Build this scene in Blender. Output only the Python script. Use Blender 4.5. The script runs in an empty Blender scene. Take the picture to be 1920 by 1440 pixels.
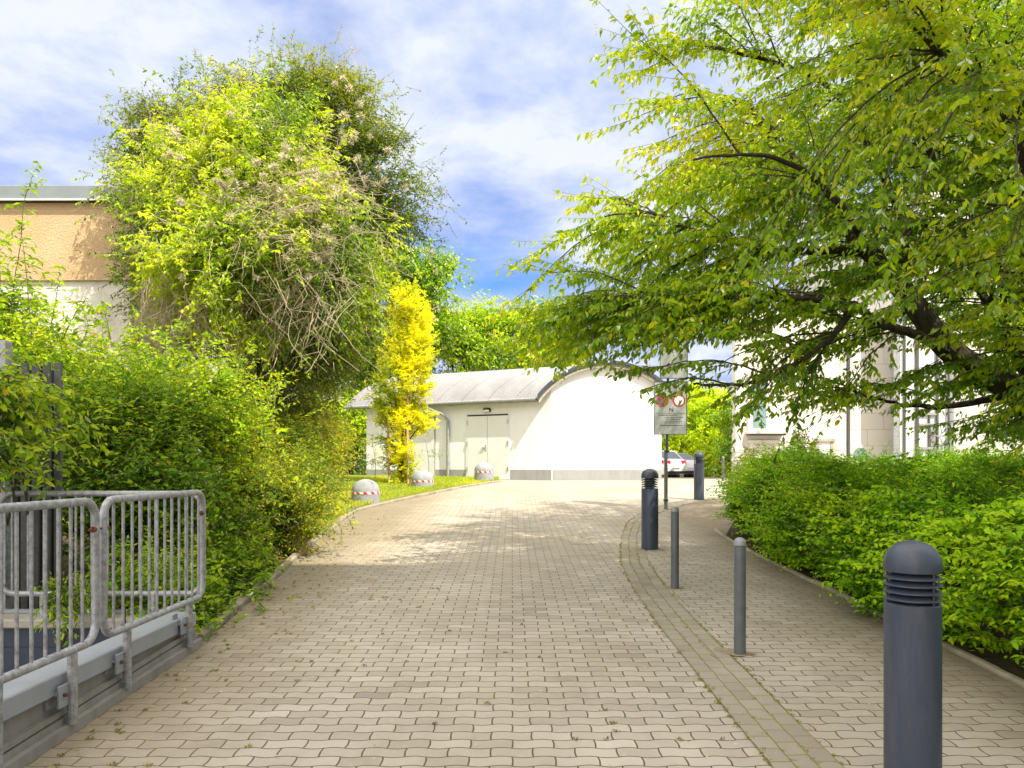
import bpy, math, random
import numpy as np
from mathutils import Vector
random.seed(7)
RNG = np.random.default_rng(11)
PI = math.pi
SC = bpy.context.scene
COL = SC.collection
# ------------------------------------------------------------------ camera
FPX, HOR, HC = 1450.0, 875.0, 1.5           # focal length and horizon line in pixels of the 1920x1440 photo, eye height
cam_d = bpy.data.cameras.new("camera"); cam = bpy.data.objects.new("camera", cam_d); COL.objects.link(cam)
cam.location = (0, 0, HC); cam.rotation_euler = (math.radians(90), 0, 0)
cam_d.sensor_width = 36; cam_d.lens = 36 * FPX / 1920
cam_d.shift_y = (HOR - 720) / 1920
cam_d.clip_end = 2000; cam_d.clip_start = 0.05
SC.camera = cam
# ------------------------------------------------------------------ light
SUN_EL = math.radians(53); SUN_H = (0.70, -0.714)    # horizontal direction TOWARDS the sun
sd = bpy.data.lights.new("sun", 'SUN'); sun = bpy.data.objects.new("sun", sd); COL.objects.link(sun)
sd.energy = 4.6; sd.angle = math.radians(0.5); sd.color = (1.0, 0.92, 0.77)
sun.location = (20, -20, 40)
sdir = Vector((SUN_H[0] * math.cos(SUN_EL), SUN_H[1] * math.cos(SUN_EL), math.sin(SUN_EL)))
sun.rotation_euler = sdir.to_track_quat('Z', 'Y').to_euler()
w = bpy.data.worlds.new("World"); SC.world = w; w.use_nodes = True
nt = w.node_tree; N = nt.nodes; L = nt.links
for n in list(N): N.remove(n)
wo = N.new("ShaderNodeOutputWorld"); bg = N.new("ShaderNodeBackground"); bg.inputs[1].default_value = 0.15
sky = N.new("ShaderNodeTexSky"); sky.sky_type = 'NISHITA'; sky.sun_disc = False
sky.sun_elevation = SUN_EL; sky.sun_rotation = math.atan2(SUN_H[0], SUN_H[1])
sky.dust_density = 0.6; sky.ozone_density = 2.0
tc = N.new("ShaderNodeTexCoord")
sep = N.new("ShaderNodeSeparateXYZ"); L.new(tc.outputs['Generated'], sep.inputs[0])
def wmath(op, a, b=None, clamp=False):
    m = N.new("ShaderNodeMath"); m.operation = op; m.use_clamp = clamp
    for i, v in enumerate((a, b)):
        if v is None: continue
        if isinstance(v, (int, float)): m.inputs[i].default_value = v
        else: L.new(v, m.inputs[i])
    return m.outputs[0]
zz = wmath('ADD', wmath('MAXIMUM', sep.outputs[2], 0.0), 0.16)
cx_ = wmath('DIVIDE', sep.outputs[0], zz); cy_ = wmath('DIVIDE', sep.outputs[1], zz)
cb = N.new("ShaderNodeCombineXYZ"); L.new(cx_, cb.inputs[0]); L.new(cy_, cb.inputs[1])
def wnoise(scale, detail, rough, off, dist=0.0, stretch=(1, 1, 1)):
    mp = N.new("ShaderNodeMapping"); mp.inputs['Location'].default_value = off; mp.inputs['Scale'].default_value = stretch
    L.new(cb.outputs[0], mp.inputs['Vector'])
    n = N.new("ShaderNodeTexNoise"); n.inputs['Scale'].default_value = scale; n.inputs['Detail'].default_value = detail
    n.inputs['Roughness'].default_value = rough; n.inputs['Distortion'].default_value = dist
    L.new(mp.outputs[0], n.inputs['Vector']); return n.outputs[0]
def wramp(src, stops):
    r = N.new("ShaderNodeValToRGB"); e = r.color_ramp.elements
    e[0].position, e[0].color = stops[0][0], (*stops[0][1], 1); e[1].position, e[1].color = stops[-1][0], (*stops[-1][1], 1)
    for p, c in stops[1:-1]:
        x = e.new(p); x.color = (*c, 1)
    L.new(src, r.inputs[0]); return r.outputs[0]
cover = wramp(wnoise(0.85, 7, 0.52, (3.1, 1.7, 0), 0.25), [(0.27, (0, 0, 0)), (0.42, (1, 1, 1))])
shade = wnoise(2.5, 10, 0.60, (9.9, 4.9, 2), 0.15)
cover = wmath('MAXIMUM', cover, wramp(sep.outputs[2], [(.02, (.62, .62, .62)), (.16, (0, 0, 0))]))
ccol = wramp(shade, [(0.40, (1.9, 2.35, 3.8)), (0.49, (2.6, 2.95, 4.0)), (0.60, (3.45, 3.65, 4.2))])
mx = N.new("ShaderNodeMixRGB"); L.new(cover, mx.inputs[0]); L.new(ccol, mx.inputs[2])
hs = N.new("ShaderNodeHueSaturation"); hs.inputs['Saturation'].default_value = 1.25; hs.inputs['Value'].default_value = 1.15
L.new(sky.outputs[0], hs.inputs['Color']); tn = N.new("ShaderNodeMixRGB"); tn.blend_type = 'MULTIPLY'; tn.inputs[0].default_value = 1; tn.inputs[2].default_value = (.46, .53, .70, 1)
L.new(hs.outputs[0], tn.inputs[1]); L.new(tn.outputs[0], mx.inputs[1])
# unseen bright warm clouds overhead and behind, added to lift the ambient fill
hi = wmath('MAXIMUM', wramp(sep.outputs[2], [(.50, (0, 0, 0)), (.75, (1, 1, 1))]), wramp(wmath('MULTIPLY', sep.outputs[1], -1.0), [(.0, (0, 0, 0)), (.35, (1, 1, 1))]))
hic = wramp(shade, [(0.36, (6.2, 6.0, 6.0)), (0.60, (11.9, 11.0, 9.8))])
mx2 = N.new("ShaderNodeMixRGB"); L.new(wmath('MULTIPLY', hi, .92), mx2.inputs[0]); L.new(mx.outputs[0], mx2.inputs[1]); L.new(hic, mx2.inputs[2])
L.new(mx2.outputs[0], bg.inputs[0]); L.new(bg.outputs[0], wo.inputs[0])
SC.view_settings.view_transform = 'Standard'; SC.view_settings.look = 'None'
SC.view_settings.exposure = 0.80; SC.view_settings.gamma = 1; SC.view_settings.use_curve_mapping = False
SC.render.engine = 'CYCLES'
SC.cycles.max_bounces = 8; SC.cycles.diffuse_bounces = 4; SC.cycles.transmission_bounces = 5; SC.cycles.glossy_bounces = 2
SC.cycles.use_denoising = True

# ------------------------------------------------------------------ helpers
_gt = np.array([(-80, -.35), (-20, -.35), (-10, -.33), (0, 0), (5, .207), (10, .414), (14, .62), (17, .79), (20, .95), (22.5, 1.03), (25, 1.07), (30, 1.08), (35, .97), (42, .84), (60, .8), (220, .8)])
_gy = np.arange(-80, 221, .25); _gz = np.interp(_gy, _gt[:, 0], _gt[:, 1])
_k = np.hanning(13); _k /= _k.sum(); _gz = np.convolve(np.pad(_gz, 6, 'edge'), _k, 'valid')
def g(y): return np.interp(y, _gy, _gz)          # height of the ground at distance y
def P(px, py, Y): return Vector(((px - 960) / FPX * Y, Y, HC - (py - HOR) / FPX * Y))
def lawn_z(x, y):
    return g(y) + 0.06 + 0.05 * np.clip((-x - 1.0) / 3, 0, 1)
def tag(o, label=None, cat=None, group=None, kind=None):
    if label: o['label'] = label
    if cat: o['category'] = cat
    if group: o['group'] = group
    if kind: o['kind'] = kind
    return o
def link_mesh(name, me, mat, parent=None, smooth=False):
    o = bpy.data.objects.new(name, me); COL.objects.link(o)
    if mat is not None: me.materials.append(mat)
    if smooth: me.polygons.foreach_set('use_smooth', [True] * len(me.polygons))
    if parent is not None: o.parent = parent; o.matrix_parent_inverse = Inv(parent)
    return o
def Inv(p):
    from mathutils import Matrix
    return (Matrix.Translation(p.location) @ p.rotation_euler.to_matrix().to_4x4()).inverted()
def empty(name, loc, label, cat, group=None, rz=0):
    o = bpy.data.objects.new(name, None); COL.objects.link(o); o.location = loc; o.rotation_euler = (0, 0, rz)
    o.empty_display_size = .2
    return tag(o, label, cat, group)
class MB:
    def __init__(s): s.v = []; s.f = []; s.uv = {}
    def add(s, vs, fs):
        b = len(s.v); s.v += [tuple(v) for v in vs]; s.f += [tuple(b + i for i in f) for f in fs]
    def box(s, a, b, frame=None, bev=0.0):
        x0, y0, z0 = a; x1, y1, z1 = b
        if bev <= 0:
            vs = [(x, y, z) for z in (z0, z1) for x, y in ((x0, y0), (x1, y0), (x1, y1), (x0, y1))]
            fs = [(3, 2, 1, 0), (4, 5, 6, 7), (0, 1, 5, 4), (1, 2, 6, 5), (2, 3, 7, 6), (3, 0, 4, 7)]
        else:
            vs = []
            for z, i in ((z0, bev), (z0 + bev, 0), (z1 - bev, 0), (z1, bev)):
                vs += [(x0 + i, y0 + i, z), (x1 - i, y0 + i, z), (x1 - i, y1 - i, z), (x0 + i, y1 - i, z)]
            fs = [(3, 2, 1, 0), (12, 13, 14, 15)]
            for k in range(3):
                for j in range(4): fs.append((k * 4 + j, k * 4 + (j + 1) % 4, k * 4 + 4 + (j + 1) % 4, k * 4 + 4 + j))
        if frame: vs = [frame(*v) for v in vs]
        s.add(vs, fs); return s
    def tube(s, pts, r, n=8, cap=True, closed=False):
        pts = [Vector(p) for p in pts]; m = len(pts)
        rs = r if isinstance(r, (list, tuple, np.ndarray)) else [r] * m
        rings = []; up = None
        for i, p in enumerate(pts):
            a = pts[i - 1] if (i > 0 or closed) else pts[i]; b = pts[(i + 1) % m] if (i < m - 1 or closed) else pts[i]
            t = (b - a).normalized()
            if up is None: up = Vector((0, 0, 1)) if abs(t.z) < .9 else Vector((1, 0, 0))
            u = (up - t * up.dot(t)).normalized(); vv = t.cross(u); up = u
            rings.append([p + (u * math.cos(2 * PI * k / n) + vv * math.sin(2 * PI * k / n)) * rs[i] for k in range(n)])
        vs = [v for rg in rings for v in rg]; fs = []
        for i in range(m if closed else m - 1):
            j = (i + 1) % m
            for k in range(n): fs.append((i * n + k, i * n + (k + 1) % n, j * n + (k + 1) % n, j * n + k))
        if cap and not closed: fs += [tuple(range(n - 1, -1, -1)), tuple((m - 1) * n + k for k in range(n))]
        s.add(vs, fs); return s
    def lathe(s, prof, c=(0, 0, 0), n=24):
        vs = []; fs = []
        for r, z in prof: vs += [(c[0] + r * math.cos(2 * PI * k / n), c[1] + r * math.sin(2 * PI * k / n), c[2] + z) for k in range(n)]
        for i in range(len(prof) - 1):
            for k in range(n): fs.append((i * n + k, i * n + (k + 1) % n, (i + 1) * n + (k + 1) % n, (i + 1) * n + k))
        s.add(vs, fs); return s
    def poly(s, vs): s.add(vs, [tuple(range(len(vs)))]); return s
    def prism(s, vs, off):
        n = len(vs); off = Vector(off); a = [Vector(v) for v in vs]
        s.add(a + [v + off for v in a], [tuple(range(n - 1, -1, -1)), tuple(range(n, 2 * n))] + [(k, (k + 1) % n, n + (k + 1) % n, n + k) for k in range(n)])
        return s
    def build(s, name, mat, parent=None, smooth=False):
        me = bpy.data.meshes.new(name); me.from_pydata(s.v, [], s.f); me.update()
        if smooth:
            me.polygons.foreach_set('use_smooth', [True] * len(me.polygons))
            try: me.set_sharp_from_angle(angle=math.radians(35))
            except Exception: pass
        return link_mesh(name, me, mat, parent)
def np_mesh(name, V, F, mat, parent=None, tint=None, smooth=False):
    me = bpy.data.meshes.new(name); nv, nf, k = len(V), len(F), F.shape[1]
    me.vertices.add(nv); me.vertices.foreach_set('co', np.ascontiguousarray(V, dtype=np.float32).ravel())
    me.loops.add(nf * k); me.loops.foreach_set('vertex_index', F.astype(np.int32).ravel())
    me.polygons.add(nf); me.polygons.foreach_set('loop_start', np.arange(0, nf * k, k, dtype=np.int32))
    try: me.polygons.foreach_set('loop_total', np.full(nf, k, dtype=np.int32))
    except Exception: pass
    if smooth: me.polygons.foreach_set('use_smooth', np.ones(nf, dtype=bool))
    me.update(calc_edges=True)
    if tint is not None:
        a = me.attributes.new('tint', 'FLOAT', 'POINT'); a.data.foreach_set('value', tint.astype(np.float32))
    return link_mesh(name, me, mat, parent)
def nrm(a): return a / np.maximum(np.linalg.norm(a, axis=1, keepdims=True), 1e-9)

# ------------------------------------------------------------------ materials
class NT:
    def __init__(s, name):
        s.m = bpy.data.materials.new(name); s.m.use_nodes = True; s.t = s.m.node_tree
        for n in list(s.t.nodes): s.t.nodes.remove(n)
        s.out = s.t.nodes.new("ShaderNodeOutputMaterial")
    def n(s, typ, **kw):
        x = s.t.nodes.new(typ)
        for k, v in kw.items():
            if k in x.inputs.keys(): s.set(x.inputs[k], v)
            else: setattr(x, k, v)
        return x
    def set(s, inp, v):
        if isinstance(v, bpy.types.NodeSocket): s.t.links.new(v, inp)
        elif isinstance(v, tuple) and len(v) == 3 and inp.type == 'RGBA': inp.default_value = (*v, 1)
        else: inp.default_value = v
    def math(s, op, a, b=0.0, c=None, clamp=False):
        x = s.t.nodes.new("ShaderNodeMath"); x.operation = op; x.use_clamp = clamp
        s.set(x.inputs[0], a); s.set(x.inputs[1], b)
        if c is not None: s.set(x.inputs[2], c)
        return x.outputs[0]
    def mix(s, f, a, b, mode='MIX'):
        x = s.t.nodes.new("ShaderNodeMixRGB"); x.blend_type = mode
        s.set(x.inputs[0], f); s.set(x.inputs[1], a); s.set(x.inputs[2], b); return x.outputs[0]
    def ramp(s, f, stops):
        r = s.t.nodes.new("ShaderNodeValToRGB"); e = r.color_ramp.elements
        c3 = lambda c: (c, c, c, 1) if not isinstance(c, tuple) else (*c, 1)
        e[0].position, e[0].color = stops[0][0], c3(stops[0][1]); e[1].position, e[1].color = stops[-1][0], c3(stops[-1][1])
        for p, c in stops[1:-1]:
            x = e.new(p); x.color = c3(c)
        s.set(r.inputs[0], f); return r.outputs[0]
    def noise(s, scale, detail=4, rough=.55, vec=None, dist=0.0):
        x = s.t.nodes.new("ShaderNodeTexNoise"); x.inputs['Scale'].default_value = scale; x.inputs['Detail'].default_value = detail
        x.inputs['Roughness'].default_value = rough; x.inputs['Distortion'].default_value = dist
        s.set(x.inputs['Vector'], vec if vec is not None else s.pos()); return x.outputs[0]
    def pos(s):
        if not hasattr(s, '_p'): s._p = s.t.nodes.new("ShaderNodeNewGeometry").outputs['Position']
        return s._p
    def obj(s):
        if not hasattr(s, '_o'): s._o = s.t.nodes.new("ShaderNodeTexCoord").outputs['Object']
        return s._o
    def bump(s, h, strength=.5, dist=.01):
        b = s.t.nodes.new("ShaderNodeBump"); b.inputs['Strength'].default_value = strength; b.inputs['Distance'].default_value = dist
        s.set(b.inputs['Height'], h); return b.outputs[0]
    def bsdf(s, color, rough=.7, metal=0.0, normal=None, spec=None, **kw):
        b = s.t.nodes.new("ShaderNodeBsdfPrincipled"); s.set(b.inputs['Base Color'], color); s.set(b.inputs['Roughness'], rough); s.set(b.inputs['Metallic'], metal)
        if normal is not None: s.set(b.inputs['Normal'], normal)
        if spec is not None: s.set(b.inputs['Specular IOR Level'], spec)
        for k, v in kw.items(): s.set(b.inputs[k], v)
        s.t.links.new(b.outputs[0], s.out.inputs[0]); return s.m
def plain(name, col, rough=.6, metal=0.0, var=.15, scale=8.0, bump=0.0, bscale=60, spec=None):
    t = NT(name); c2 = tuple(c * (1 - var) for c in col); c1 = tuple(min(1, c * (1 + var * .6)) for c in col)
    c = t.mix(t.ramp(t.noise(scale, 6, .6), [(.3, 0.0), (.7, 1.0)]), c2, c1)
    nb = t.bump(t.noise(bscale, 3), bump, .005) if bump > 0 else None
    r = t.math('MULTIPLY_ADD', t.noise(scale * 2.3, 4), .3, rough - .15)
    return t.bsdf(c, r, metal, nb, spec)
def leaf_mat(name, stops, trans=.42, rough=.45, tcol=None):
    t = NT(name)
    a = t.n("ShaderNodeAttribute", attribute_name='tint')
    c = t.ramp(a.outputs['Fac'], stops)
    geo = t.n("ShaderNodeNewGeometry")
    back = t.mix(.35, c, (.5, .6, .3), 'MULTIPLY')
    cd = t.mix(geo.outputs['Backfacing'], c, t.mix(.25, c, (.35, .42, .22)))
    d = t.n("ShaderNodeBsdfDiffuse", Color=cd); tr = t.n("ShaderNodeBsdfTranslucent")
    hs = t.n("ShaderNodeHueSaturation", Saturation=1.15, Value=1.35, Color=c); t.set(tr.inputs['Color'], hs.outputs[0])
    m = t.n("ShaderNodeMixShader"); m.inputs[0].default_value = trans
    t.t.links.new(d.outputs[0], m.inputs[1]); t.t.links.new(tr.outputs[0], m.inputs[2])
    gl = t.n("ShaderNodeBsdfGlossy", Roughness=rough); gl.inputs['Color'].default_value = (1, 1, 1, 1)
    fr = t.n("ShaderNodeFresnel"); fr.inputs[0].default_value = 1.4
    m2 = t.n("ShaderNodeMixShader"); t.set(m2.inputs[0], t.math('MULTIPLY', fr.outputs[0], .20))
    t.t.links.new(m.outputs[0], m2.inputs[1]); t.t.links.new(gl.outputs[0], m2.inputs[2])
    t.t.links.new(m2.outputs[0], t.out.inputs[0]); return t.m
def bark_mat(name, a, b, scale=14):
    t = NT(name); mp = t.n("ShaderNodeMapping"); t.set(mp.inputs['Vector'], t.pos()); mp.inputs['Scale'].default_value = (1, 1, .35)
    n = t.noise(scale, 8, .65, mp.outputs[0], .6)
    return t.bsdf(t.ramp(n, [(.3, a), (.7, b)]), .9, 0, t.bump(n, .8, .02), .15)
M = {}
M['leaf_lime'] = leaf_mat('vine leaf', [(0, (.07, .17, .003)), (.35, (.26, .42, .003)), (.7, (.48, .63, .004)), (1, (.60, .66, .01))])
M['leaf_mid'] = leaf_mat('mid green leaf', [(0, (.05, .10, .006)), (.5, (.15, .23, .006)), (.85, (.32, .38, .010)), (1, (.40, .38, .02))])
M['leaf_hedge'] = leaf_mat('hedge leaf', [(0, (.028, .11, .002)), (.4, (.13, .34, .003)), (.8, (.32, .58, .005)), (1, (.50, .64, .012))])
M['leaf_rose'] = leaf_mat('rose leaf', [(0, (.05, .15, .005)), (.4, (.17, .33, .006)), (.8, (.38, .52, .006)), (.97, (.48, .55, .01)), (1, (.55, .38, .03))])
M['leaf_rust'] = leaf_mat('bronze tinted leaf', [(0, (.06, .13, .005)), (.45, (.22, .32, .006)), (.8, (.45, .48, .008)), (1, (.55, .36, .03))])
M['leaf_gold'] = leaf_mat('golden leaf', [(0, (.32, .42, .004)), (.4, (.74, .72, .004)), (1, (.92, .86, .012))], .45)
M['leaf_tree'] = leaf_mat('drooping tree leaf', [(0, (.07, .18, .001)), (.4, (.24, .40, .001)), (.75, (.45, .57, .002)), (1, (.68, .62, .006))], .55)
M['leaf_far'] = leaf_mat('far leaf', [(0, (.07, .18, .006)), (.5, (.26, .42, .005)), (1, (.62, .72, .008))])
M['flower'] = leaf_mat('chestnut blossom', [(0, (.50, .34, .30)), (1, (.75, .66, .58))], .3)
M['grass'] = leaf_mat('grass blade', [(0, (.22, .31, .010)), (.6, (.45, .53, .012)), (1, (.66, .62, .04))], .4)
M['fluff'] = leaf_mat('dry seed fluff', [(0, (.50, .44, .30)), (1, (.82, .76, .56))], .35, .8)
M['stem'] = plain('dry vine stem', (.44, .36, .24), .8)
M['twig'] = plain('green brown twig', (.10, .085, .04), .8)
M['bark'] = bark_mat('bark', (.022, .018, .013), (.085, .068, .045))
M['bark2'] = bark_mat('smooth bark', (.035, .028, .02), (.11, .085, .05), 9)
M['stake'] = plain('wooden stake', (.50, .32, .16), .8)
M['galv'] = None
t = NT('galvanised steel'); n1 = t.noise(26, 5, .7, t.obj()); n2 = t.noise(140, 3, .6, t.obj())
M['galv'] = t.bsdf(t.mix(.3, t.ramp(n1, [(.34, (.15, .16, .175)), (.5, (.33, .345, .36)), (.66, (.50, .51, .52))]), t.ramp(n2, [(.35, (.2, .2, .21)), (.65, (.5, .5, .5))])), t.math('MULTIPLY_ADD', n1, .25, .38), .45, t.bump(n2, .15, .002))
t = NT('coated bar steel'); n1 = t.noise(18, 5, .7, t.obj())
M['galvdark'] = t.bsdf(t.ramp(n1, [(.3, (.07, .072, .072)), (.7, (.13, .132, .13))]), .5, .3)
M['rust'] = plain('rusty bolt', (.16, .06, .035), .9, 0, .5, 90)
M['zinc'] = plain('grey zinc sheet', (.20, .235, .245), .5, .1, .15, 3)
M['coping'] = plain('grey painted coping', (.33, .36, .40), .45, .15, .12, 5)
def wallmat(name, c, streak=.12):
    t = NT(name); mp = t.n("ShaderNodeMapping"); t.set(mp.inputs['Vector'], t.pos()); mp.inputs['Scale'].default_value = (2.0, 2.0, .35)
    s1 = t.noise(3.0, 6, .6, mp.outputs[0]); s2 = t.noise(.6, 4)
    cc = t.mix(t.math('MULTIPLY', t.ramp(s1, [(.45, 0.0), (.75, 1.0)]), streak * 2.5), c, tuple(k * .72 for k in c))
    cc = t.mix(t.math('MULTIPLY', s2, .12), cc, (c[0] * .8, c[1] * .76, c[2] * .66))
    return t.bsdf(cc, .85, 0, t.bump(t.noise(120, 3), .25, .003), .2)
M['white'] = wallmat('white render', (.80, .81, .85), .12)
M['plinth'] = wallmat('grey plinth', (.33, .335, .34), .25)
M['cladding_joint'] = plain('panel joint', (.55, .53, .50), .8)
M['concrete'] = wallmat('weathered concrete', (.30, .29, .265), .5)
M['concrete2'] = plain('pale concrete', (.40, .37, .31), .85, 0, .3, 5, .5)
M['dark'] = plain('dark wall', (.018, .02, .024), .8)
t = NT('anthracite paint'); t_s = t.n("ShaderNodeSeparateXYZ"); t.set(t_s.inputs[0], t.pos())
c = t.mix(t.noise(5, 5, .6), (.036, .048, .074), (.052, .066, .096))
c = t.mix(t.math('MULTIPLY', t.ramp(t.noise(46, 4, .75), [(.64, 0.0), (.72, 1.0)]), .25), c, (.20, .21, .22))
mp_ = t.n("ShaderNodeMapping"); t.set(mp_.inputs['Vector'], t.pos()); mp_.inputs['Scale'].default_value = (6, 6, .8)
c = t.mix(t.math('MULTIPLY', t.ramp(t.noise(3.0, 6, .7, mp_.outputs[0]), [(.48, 0.0), (.75, 1.0)]), .22), c, (.17, .17, .165))
M['anthracite'] = t.bsdf(c, t.math('MULTIPLY_ADD', t.noise(9, 5, .7), .35, .28), 0, t.bump(t.noise(200, 2), .12, .002))
M['black'] = plain('black plastic', (.012, .012, .013), .5)
M['postgrey'] = plain('grey post paint', (.115, .135, .14), .38, .1, .2, 9)
M['postcap'] = plain('post cap', (.27, .28, .29), .4, .1, .2, 12)
M['doorwhite'] = plain('white steel door', (.70, .71, .735), .4, 0, .04, 2)
M['domegrey'] = plain('grey concrete dome', (.30, .315, .335), .75, 0, .25, 6, .3)
M['red'] = plain('red reflective tape', (.62, .015, .02), .4, 0, .1)
M['tapewhite'] = plain('white reflective tape', (.85, .85, .85), .4, 0, .05)
M['signgrey'] = plain('sign face', (.38, .40, .385), .4, 0, .06, 3)
M['signred'] = plain('sign red', (.60, .03, .03), .4)
M['signblue'] = plain('sign blue', (.03, .10, .45), .4)
M['ink'] = plain('sign lettering', (.04, .04, .045), .5)
M['chrome'] = plain('brushed metal', (.5, .5, .52), .3, .8, .1)
def glass(name, c, rough=.08):
    t = NT(name); return t.bsdf(t.mix(t.noise(1.2, 3), c, tuple(k * 1.5 for k in c)), rough, .0, None, .9)
M['glass'] = glass('window glass', (.16, .24, .25)); M['carglass'] = glass('car glass', (.03, .04, .045))
t = NT('car paint'); M['carpaint'] = t.bsdf(t.mix(t.noise(3), (.75, .76, .78), (.82, .83, .84)), .25, 0, None, .6, **{'Coat Weight': .8})
M['tyre'] = plain('tyre rubber', (.02, .02, .02), .85); M['rim'] = plain('alloy rim', (.45, .46, .48), .35, .7)
M['lightred'] = plain('tail light', (.55, .01, .03), .2, 0, .05)

# pavers: S-shaped interlocking blocks in straight courses
def paver_mat(name, light, dark, joint, moss_amt, rot=0.0, skew=False, bw=.2, bh=.1, wave=True, dirt=True, uv=False, offx=0.0):
    t = NT(name)
    if uv: src = t.n("ShaderNodeUVMap", uv_map='UVMap').outputs[0]
    else: src = t.pos()
    mp = t.n("ShaderNodeMapping"); t.set(mp.inputs['Vector'], src); mp.inputs['Rotation'].default_value = (0, 0, rot); mp.inputs['Location'].default_value = (offx, 0, 0)
    sp = t.n("ShaderNodeSeparateXYZ"); t.set(sp.inputs[0], mp.outputs[0]); X, Y = sp.outputs[0], sp.outputs[1]
    wob = t.noise(7, 2, .5); wob2 = t.noise(9, 2, .5, t.n("ShaderNodeMapping", Vector=t.pos(), Location=(5, 5, 5)).outputs[0])
    wx = t.math('MULTIPLY', t.math('SUBTRACT', wob, .5), .012 if not uv else .02); wy = t.math('MULTIPLY', t.math('SUBTRACT', wob2, .5), .012 if not uv else .02)
    if wave:
        wv = t.math('MULTIPLY', t.math('SINE', t.math('MULTIPLY', X, 2 * PI / bw * 1.0)), .0085)
        Y = t.math('ADD', Y, wv)
        X = t.math('ADD', X, t.math('MULTIPLY', t.math('SINE', t.math('MULTIPLY', Y, 2 * PI / (2 * bh))), .009 if skew else .0045))
    X = t.math('ADD', X, wx); Y = t.math('ADD', Y, wy)
    cbn = t.n("ShaderNodeCombineXYZ"); t.set(cbn.inputs[0], X); t.set(cbn.inputs[1], Y)
    br = t.n("ShaderNodeTexBrick"); t.set(br.inputs['Vector'], cbn.outputs[0])
    br.inputs['Scale'].default_value = 1.0; br.inputs['Brick Width'].default_value = bw; br.inputs['Row Height'].default_value = bh
    br.inputs['Mortar Size'].default_value = .0046; br.inputs['Mortar Smooth'].default_value = .35; br.inputs['Bias'].default_value = 0
    br.inputs['Color1'].default_value = (*light, 1); br.inputs['Color2'].default_value = (*dark, 1); br.inputs['Mortar'].default_value = (*joint, 1)
    fac = br.outputs['Fac']
    row = t.math('FLOOR', t.math('DIVIDE', Y, bh)); offb = t.math('MULTIPLY', t.math('SUBTRACT', 1.0, t.math('FLOORED_MODULO', row, 2.0)), bw / 2)
    colb = t.math('FLOOR', t.math('DIVIDE', t.math('ADD', X, offb), bw)); cw = t.n("ShaderNodeCombineXYZ"); t.set(cw.inputs[0], colb); t.set(cw.inputs[1], row)
    wn = t.n("ShaderNodeTexWhiteNoise"); t.set(wn.inputs['Vector'], cw.outputs[0]); bv = t.ramp(wn.outputs['Value'], [(0, .80), (.05, .80), (.12, .95), (.88, 1.0), (.96, 1.10), (1, 1.10)])
    fine = t.noise(160, 4, .7); big = t.noise(.55, 5, .6); mid = t.noise(2.6, 5, .65)
    c = t.mix(t.ramp(fine, [(.35, .0), (.7, .55)]), br.outputs['Color'], tuple(k * .62 for k in light))
    c = t.mix(1.0, c, bv, 'MULTIPLY')
    c = t.mix(t.math('MULTIPLY', t.ramp(big, [(.42, 0.0), (.68, 1.0)]), .45), c, tuple(k * q for k, q in zip(light, (.66, .60, .48))))
    c = t.mix(t.math('MULTIPLY', t.ramp(t.noise(.9, 6, .7, t.n('ShaderNodeMapping', Vector=t.pos(), Location=(40, 3, 0), Scale=(1, .45, 1)).outputs[0]), [(.44, 0.0), (.62, 1.0)]), .35), c, tuple(min(.6, k * 1.18) for k in light))
    c = t.mix(t.math('MULTIPLY', t.ramp(mid, [(.5, 0.0), (.75, 1.0)]), .35), c, tuple(k * q for k, q in zip(light, (.68, .64, .52))))
    c = t.mix(t.math('MULTIPLY', t.ramp(t.noise(31, 3, .6), [(.66, 0.0), (.74, 1.0)]), .5), c, tuple(min(.6, k * 1.35) for k in light))
    mossn = t.noise(1.1, 5, .65); mossf = t.noise(24, 2, .5)
    mossm = t.math('MULTIPLY', t.ramp(mossn, [(.60 - moss_amt, 0.0), (.72 - moss_amt, 1.0)]), t.ramp(mossf, [(.42, 0.0), (.58, 1.0)]))
    jc = t.mix(mossm, joint, (.17, .18, .03))
    c = t.mix(fac, c, jc)
    if dirt:   # washed-in sand and humus along the left edge
        sx = t.n("ShaderNodeSeparateXYZ"); t.set(sx.inputs[0], t.pos())
        edge = t.math('ADD', t.math('ADD', sx.outputs[0], t.math('MULTIPLY', sx.outputs[1], -.012)), t.math('MULTIPLY', t.math('SUBTRACT', t.noise(1.6, 5, .7), .5), -1.5))
        em = t.ramp(t.math('MULTIPLY_ADD', edge, .4, 1.25), [(.34, 1.0), (.72, 0.0)])
        em = t.math('MULTIPLY', em, .62)
        c = t.mix(em, c, t.mix(t.noise(12, 5, .7), (.13, .095, .045), (.24, .19, .11)))
    elif not uv:   # brownish humus washed off the hedge bed
        sx = t.n("ShaderNodeSeparateXYZ"); t.set(sx.inputs[0], t.pos())
        edge = t.math('ADD', t.math('SUBTRACT', 3.05, sx.outputs[0]), t.math('MULTIPLY', t.math('SUBTRACT', t.noise(1.9, 5, .7), .5), 1.1))
        em = t.math('MULTIPLY', t.ramp(edge, [(.0, 1.0), (.75, 0.0)]), .7)
        c = t.mix(em, c, t.mix(t.noise(12, 5, .7), (.12, .085, .045), (.23, .18, .11)))
    h = t.math('SUBTRACT', t.math('MULTIPLY', fine, .12), fac)
    return t.bsdf(c, .88, 0, t.bump(h, .55, .006), .25)
LITE, DARKP, JNT = (.470, .428, .356), (.358, .320, .260), (.11, .085, .05)
M['paver'] = paver_mat('grey block paving', LITE, DARKP, JNT, .02)
M['paver2'] = paver_mat('footpath block paving', tuple(k * .93 for k in LITE), DARKP, JNT, .02, 0, True, dirt=False, offx=.07)
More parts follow.
